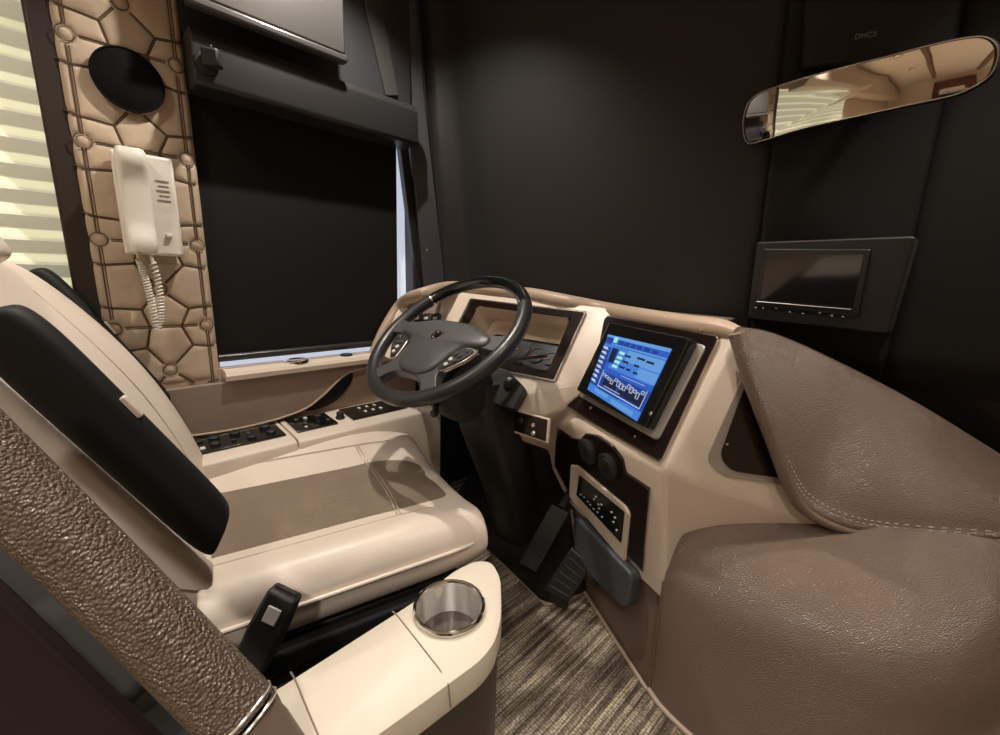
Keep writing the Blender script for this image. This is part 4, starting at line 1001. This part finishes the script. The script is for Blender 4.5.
# ================================================================ HANGING MONITOR
mo = [(756.4, 242), (916, 236), (888, 334), (746.6, 319)]
ML_N = unit(V(-.19, -.945, -.265)); MP = (at(828, 284, .98), ML_N)
T = thing('hanging_monitor', 'black flat monitor with a button strip on the windshield centre panel', 'monitor', MP[0])
fq = rpoly(poly(mo, MP), .008); 
back = [V(p[0], blind_xz(p[0], p[2])[1]-.002, p[2]) for p in fq]
b = MB(); k = len(fq); b.add(fq+[lerp(p, q_, .35)+V(.004, 0, 0) for p, q_ in zip(fq, back)]+back, [tuple(range(k))]+[(i, (i+1) % k, k+(i+1) % k, k+i) for i in range(k)]+[(k+i, k+(i+1) % k, 2*k+(i+1) % k, 2*k+i) for i in range(k)]+[tuple(range(3*k-1, 2*k-1, -1))])
b.build('housing', 'softblack', T, bevel=.004)
mi = [(762, 249), (871, 249.5), (858, 317), (755, 306)]
b = MB(); b.prism(rpoly(poly(mi, MP, .005), .006), ML_N, .008); b.build('bezel', 'black', T, bevel=.002)
mis = [(767, 254), (864, 254), (853, 307), (760, 299.5)]
b = MB(); b.prism(rpoly(poly(mis, MP, .006), .002), ML_N, .004); b.build('screen', 'screenglass', T, bevel=.0005)
b = MB()
l_ = poly([(757, 301.5), (851, 309.5)], MP, .007); b.tube(l_, .0012, 6); b.build('silver_strip', 'silverpaint', T)
for x, y in [(756, 307.5), (763.5, 308), (776, 308.5), (790, 312), (803, 313.5), (820, 313), (832, 315.5), (843, 316.5)]:
    c = onp(x, y, (MP[0]+ML_N*.006, ML_N)); b = MB(); b.lathe([(.0024, 0), (.0024, .002), (.001, .003)], c, ML_N, 8, sx=1.4); b.build('button', 'silver', T)

# ================================================================ COACH INTERIOR BEHIND (seen in the mirror)
def lamp(x, y, energy, label, spot=True, r=.05, size=None, blend=.6, ang=120):
    T = thing('ceiling_downlight', label, 'ceiling light', (x, y, 2.08), 'ceiling downlights')
    b = MB(); b.lathe([(.040, 0), (.058, 0), (.058, .012), (.044, .020), (.040, .014)], (x, y, 2.10), (0, 0, -1), 28); b.build('trim_ring', 'silver', T)
    b = MB(); b.lathe([(.001, 0), (.042, 0), (.042, .006), (.001, .010)], (x, y, 2.10), (0, 0, -1), 24); b.build('diffuser', 'lamp', T)
    if energy:
        l = bpy.data.lights.new('downlight', 'SPOT'); l.energy = energy; l.shadow_soft_size = r; l.color = (1, .92, .825); l.spot_size = math.radians(ang); l.spot_blend = blend
        o = bpy.data.objects.new('downlight_lamp', l); COL.objects.link(o); o.location = (x, y, 2.07)
lamp(-1.03, .55, 60, 'recessed downlight in the ceiling over the steering wheel', r=.016)
lamp(-.1, .30, 20, 'recessed downlight in the ceiling over the entry aisle')
lamp(-.95, -.35, 26, 'recessed downlight in the ceiling behind the driver seat')
lamp(.22, 1.02, 72, 'recessed downlight in the ceiling above the leather step wall', ang=82)
lamp(.55, -.7, 105, 'recessed downlight in the ceiling over the front lounge')
for x, y, s in ((-.7, -1.6, 'over the sofa'), (.7, -2.0, 'over the galley cabinets'), (-.7, -3.0, 'near the coach rear, sofa side'), (.7, -3.6, 'near the coach rear, cabinet side')): lamp(x, y, 150, 'recessed downlight '+s)
# ceiling coves
for i, x in enumerate((-.42, .42)):
    b = MB(); pr = [(x-.05, 2.10), (x-.03, 2.075), (x+.03, 2.075), (x+.05, 2.10)]; b.loft([[V(a, y, z) for a, z in pr] for y in (-4.6, -.6)])
    setp(b.build('ceiling_beam', 'mahog', bevel=.003), ['mahogany ceiling strip nearer the window shades', 'mahogany ceiling strip nearer the cabinets'][i], 'ceiling strip', None)
b = MB(); pr = [(-1.38, 1.80), (-1.20, 1.80), (-1.13, 1.86), (-1.11, 1.96), (-1.16, 2.08), (-1.38, 2.10)]; b.loft([[V(a, y, z) for a, z in pr] for y in (-4.6, -.15)]); setp(b.build('padded_cornice', 'sofa', bevel=.01), 'padded beige cornice above the side window shades', 'cornice')
T = thing('lounge_sofa', 'long beige leather sofa under the coach side windows', 'sofa', (-1.1, -2.0, FZ))
b = MB(); b.box((-1.08, -2.2, .275), (.56, 2.4, .35)); b.build('seat', 'sofa', T, bevel=.05, seg=4); b = MB(); b.box((-1.30, -2.2, .62), (.16, 2.4, .48)); b.build('backrest', 'sofa', T, bevel=.05, seg=4)
for k in range(2):
    b = MB(); b.box((-1.08, -.96-2.48*k, .365), (.56, .14, .53)); b.build('sofa_arm', 'sofa', T, bevel=.04, seg=4)
for k in range(4):
    y = -1.0-.9*k
    T = thing('wall_cabinet', ['mahogany overhead cabinet nearest the cab', 'second mahogany overhead cabinet from the cab', 'third mahogany overhead cabinet from the cab', 'mahogany overhead cabinet at the coach rear'][k], 'cabinet', (1.15, y, 1.5), 'overhead cabinets')
    b = MB(); b.box((1.16, y, 1.78), (.32, .88, .54)); b.build('body', 'mahog', T, bevel=.006)
    b = MB(); b.box((.99, y, 1.78), (.02, .80, .46)); dr = b.build('door', 'mahog', T, bevel=.006)
    b = MB(); b.tube([V(.975, y-.06, 1.6), V(.96, y-.05, 1.6), V(.96, y+.05, 1.6), V(.975, y+.06, 1.6)], .005, 8); b.build('handle', 'chrome', dr)
T = thing('galley_counter', 'tan galley counter with mahogany front opposite the sofa', 'counter', (1.05, -2.3, FZ))
b = MB(); b.box((1.04, -2.3, .52), (.54, 3.2, .84)); b.build('base', 'mahog', T, bevel=.006); b = MB(); b.box((1.025, -2.3, .96), (.58, 3.24, .04)); b.build('worktop', 'console', T, bevel=.01)
T = thing('rear_door', 'mahogany sliding door with mirror panel at the coach rear', 'door', (0, -4.74, FZ))
b = MB(); b.box((0, -4.73, 1.06), (.8, .05, 1.9)); b.build('leaf', 'mahog', T, bevel=.006); b = MB(); b.box((0, -4.70, 1.1), (.5, .012, 1.5)); b.build('mirror_panel', 'mirror', T, bevel=.004)

# ================================================================ LIGHT / CAMERA / WORLD
w = bpy.data.worlds.new('World'); bpy.context.scene.world = w; w.use_nodes = True
w.node_tree.nodes['Background'].inputs['Color'].default_value = (.75, .82, 1, 1); w.node_tree.nodes['Background'].inputs['Strength'].default_value = .3
cam = bpy.data.cameras.new('camera'); co_ = bpy.data.objects.new('camera', cam); COL.objects.link(co_)
cam.sensor_fit = 'HORIZONTAL'; cam.sensor_width = 36; cam.lens = 36*FOC/1000; cam.clip_start = .02
m4 = Matrix(((MW[0][0], MW[0][1], MW[0][2], 0), (MW[1][0], MW[1][1], MW[1][2], 0), (MW[2][0], MW[2][1], MW[2][2], 1.05), (0, 0, 0, 1)))
co_.matrix_world = m4
sc = bpy.context.scene; sc.camera = co_
sc.view_settings.view_transform = 'Standard'; sc.view_settings.look = 'None'; sc.view_settings.gamma = 1; sc.view_settings.use_curve_mapping = False
sc.view_settings.exposure = -0.12
sc.cycles.use_denoising = True
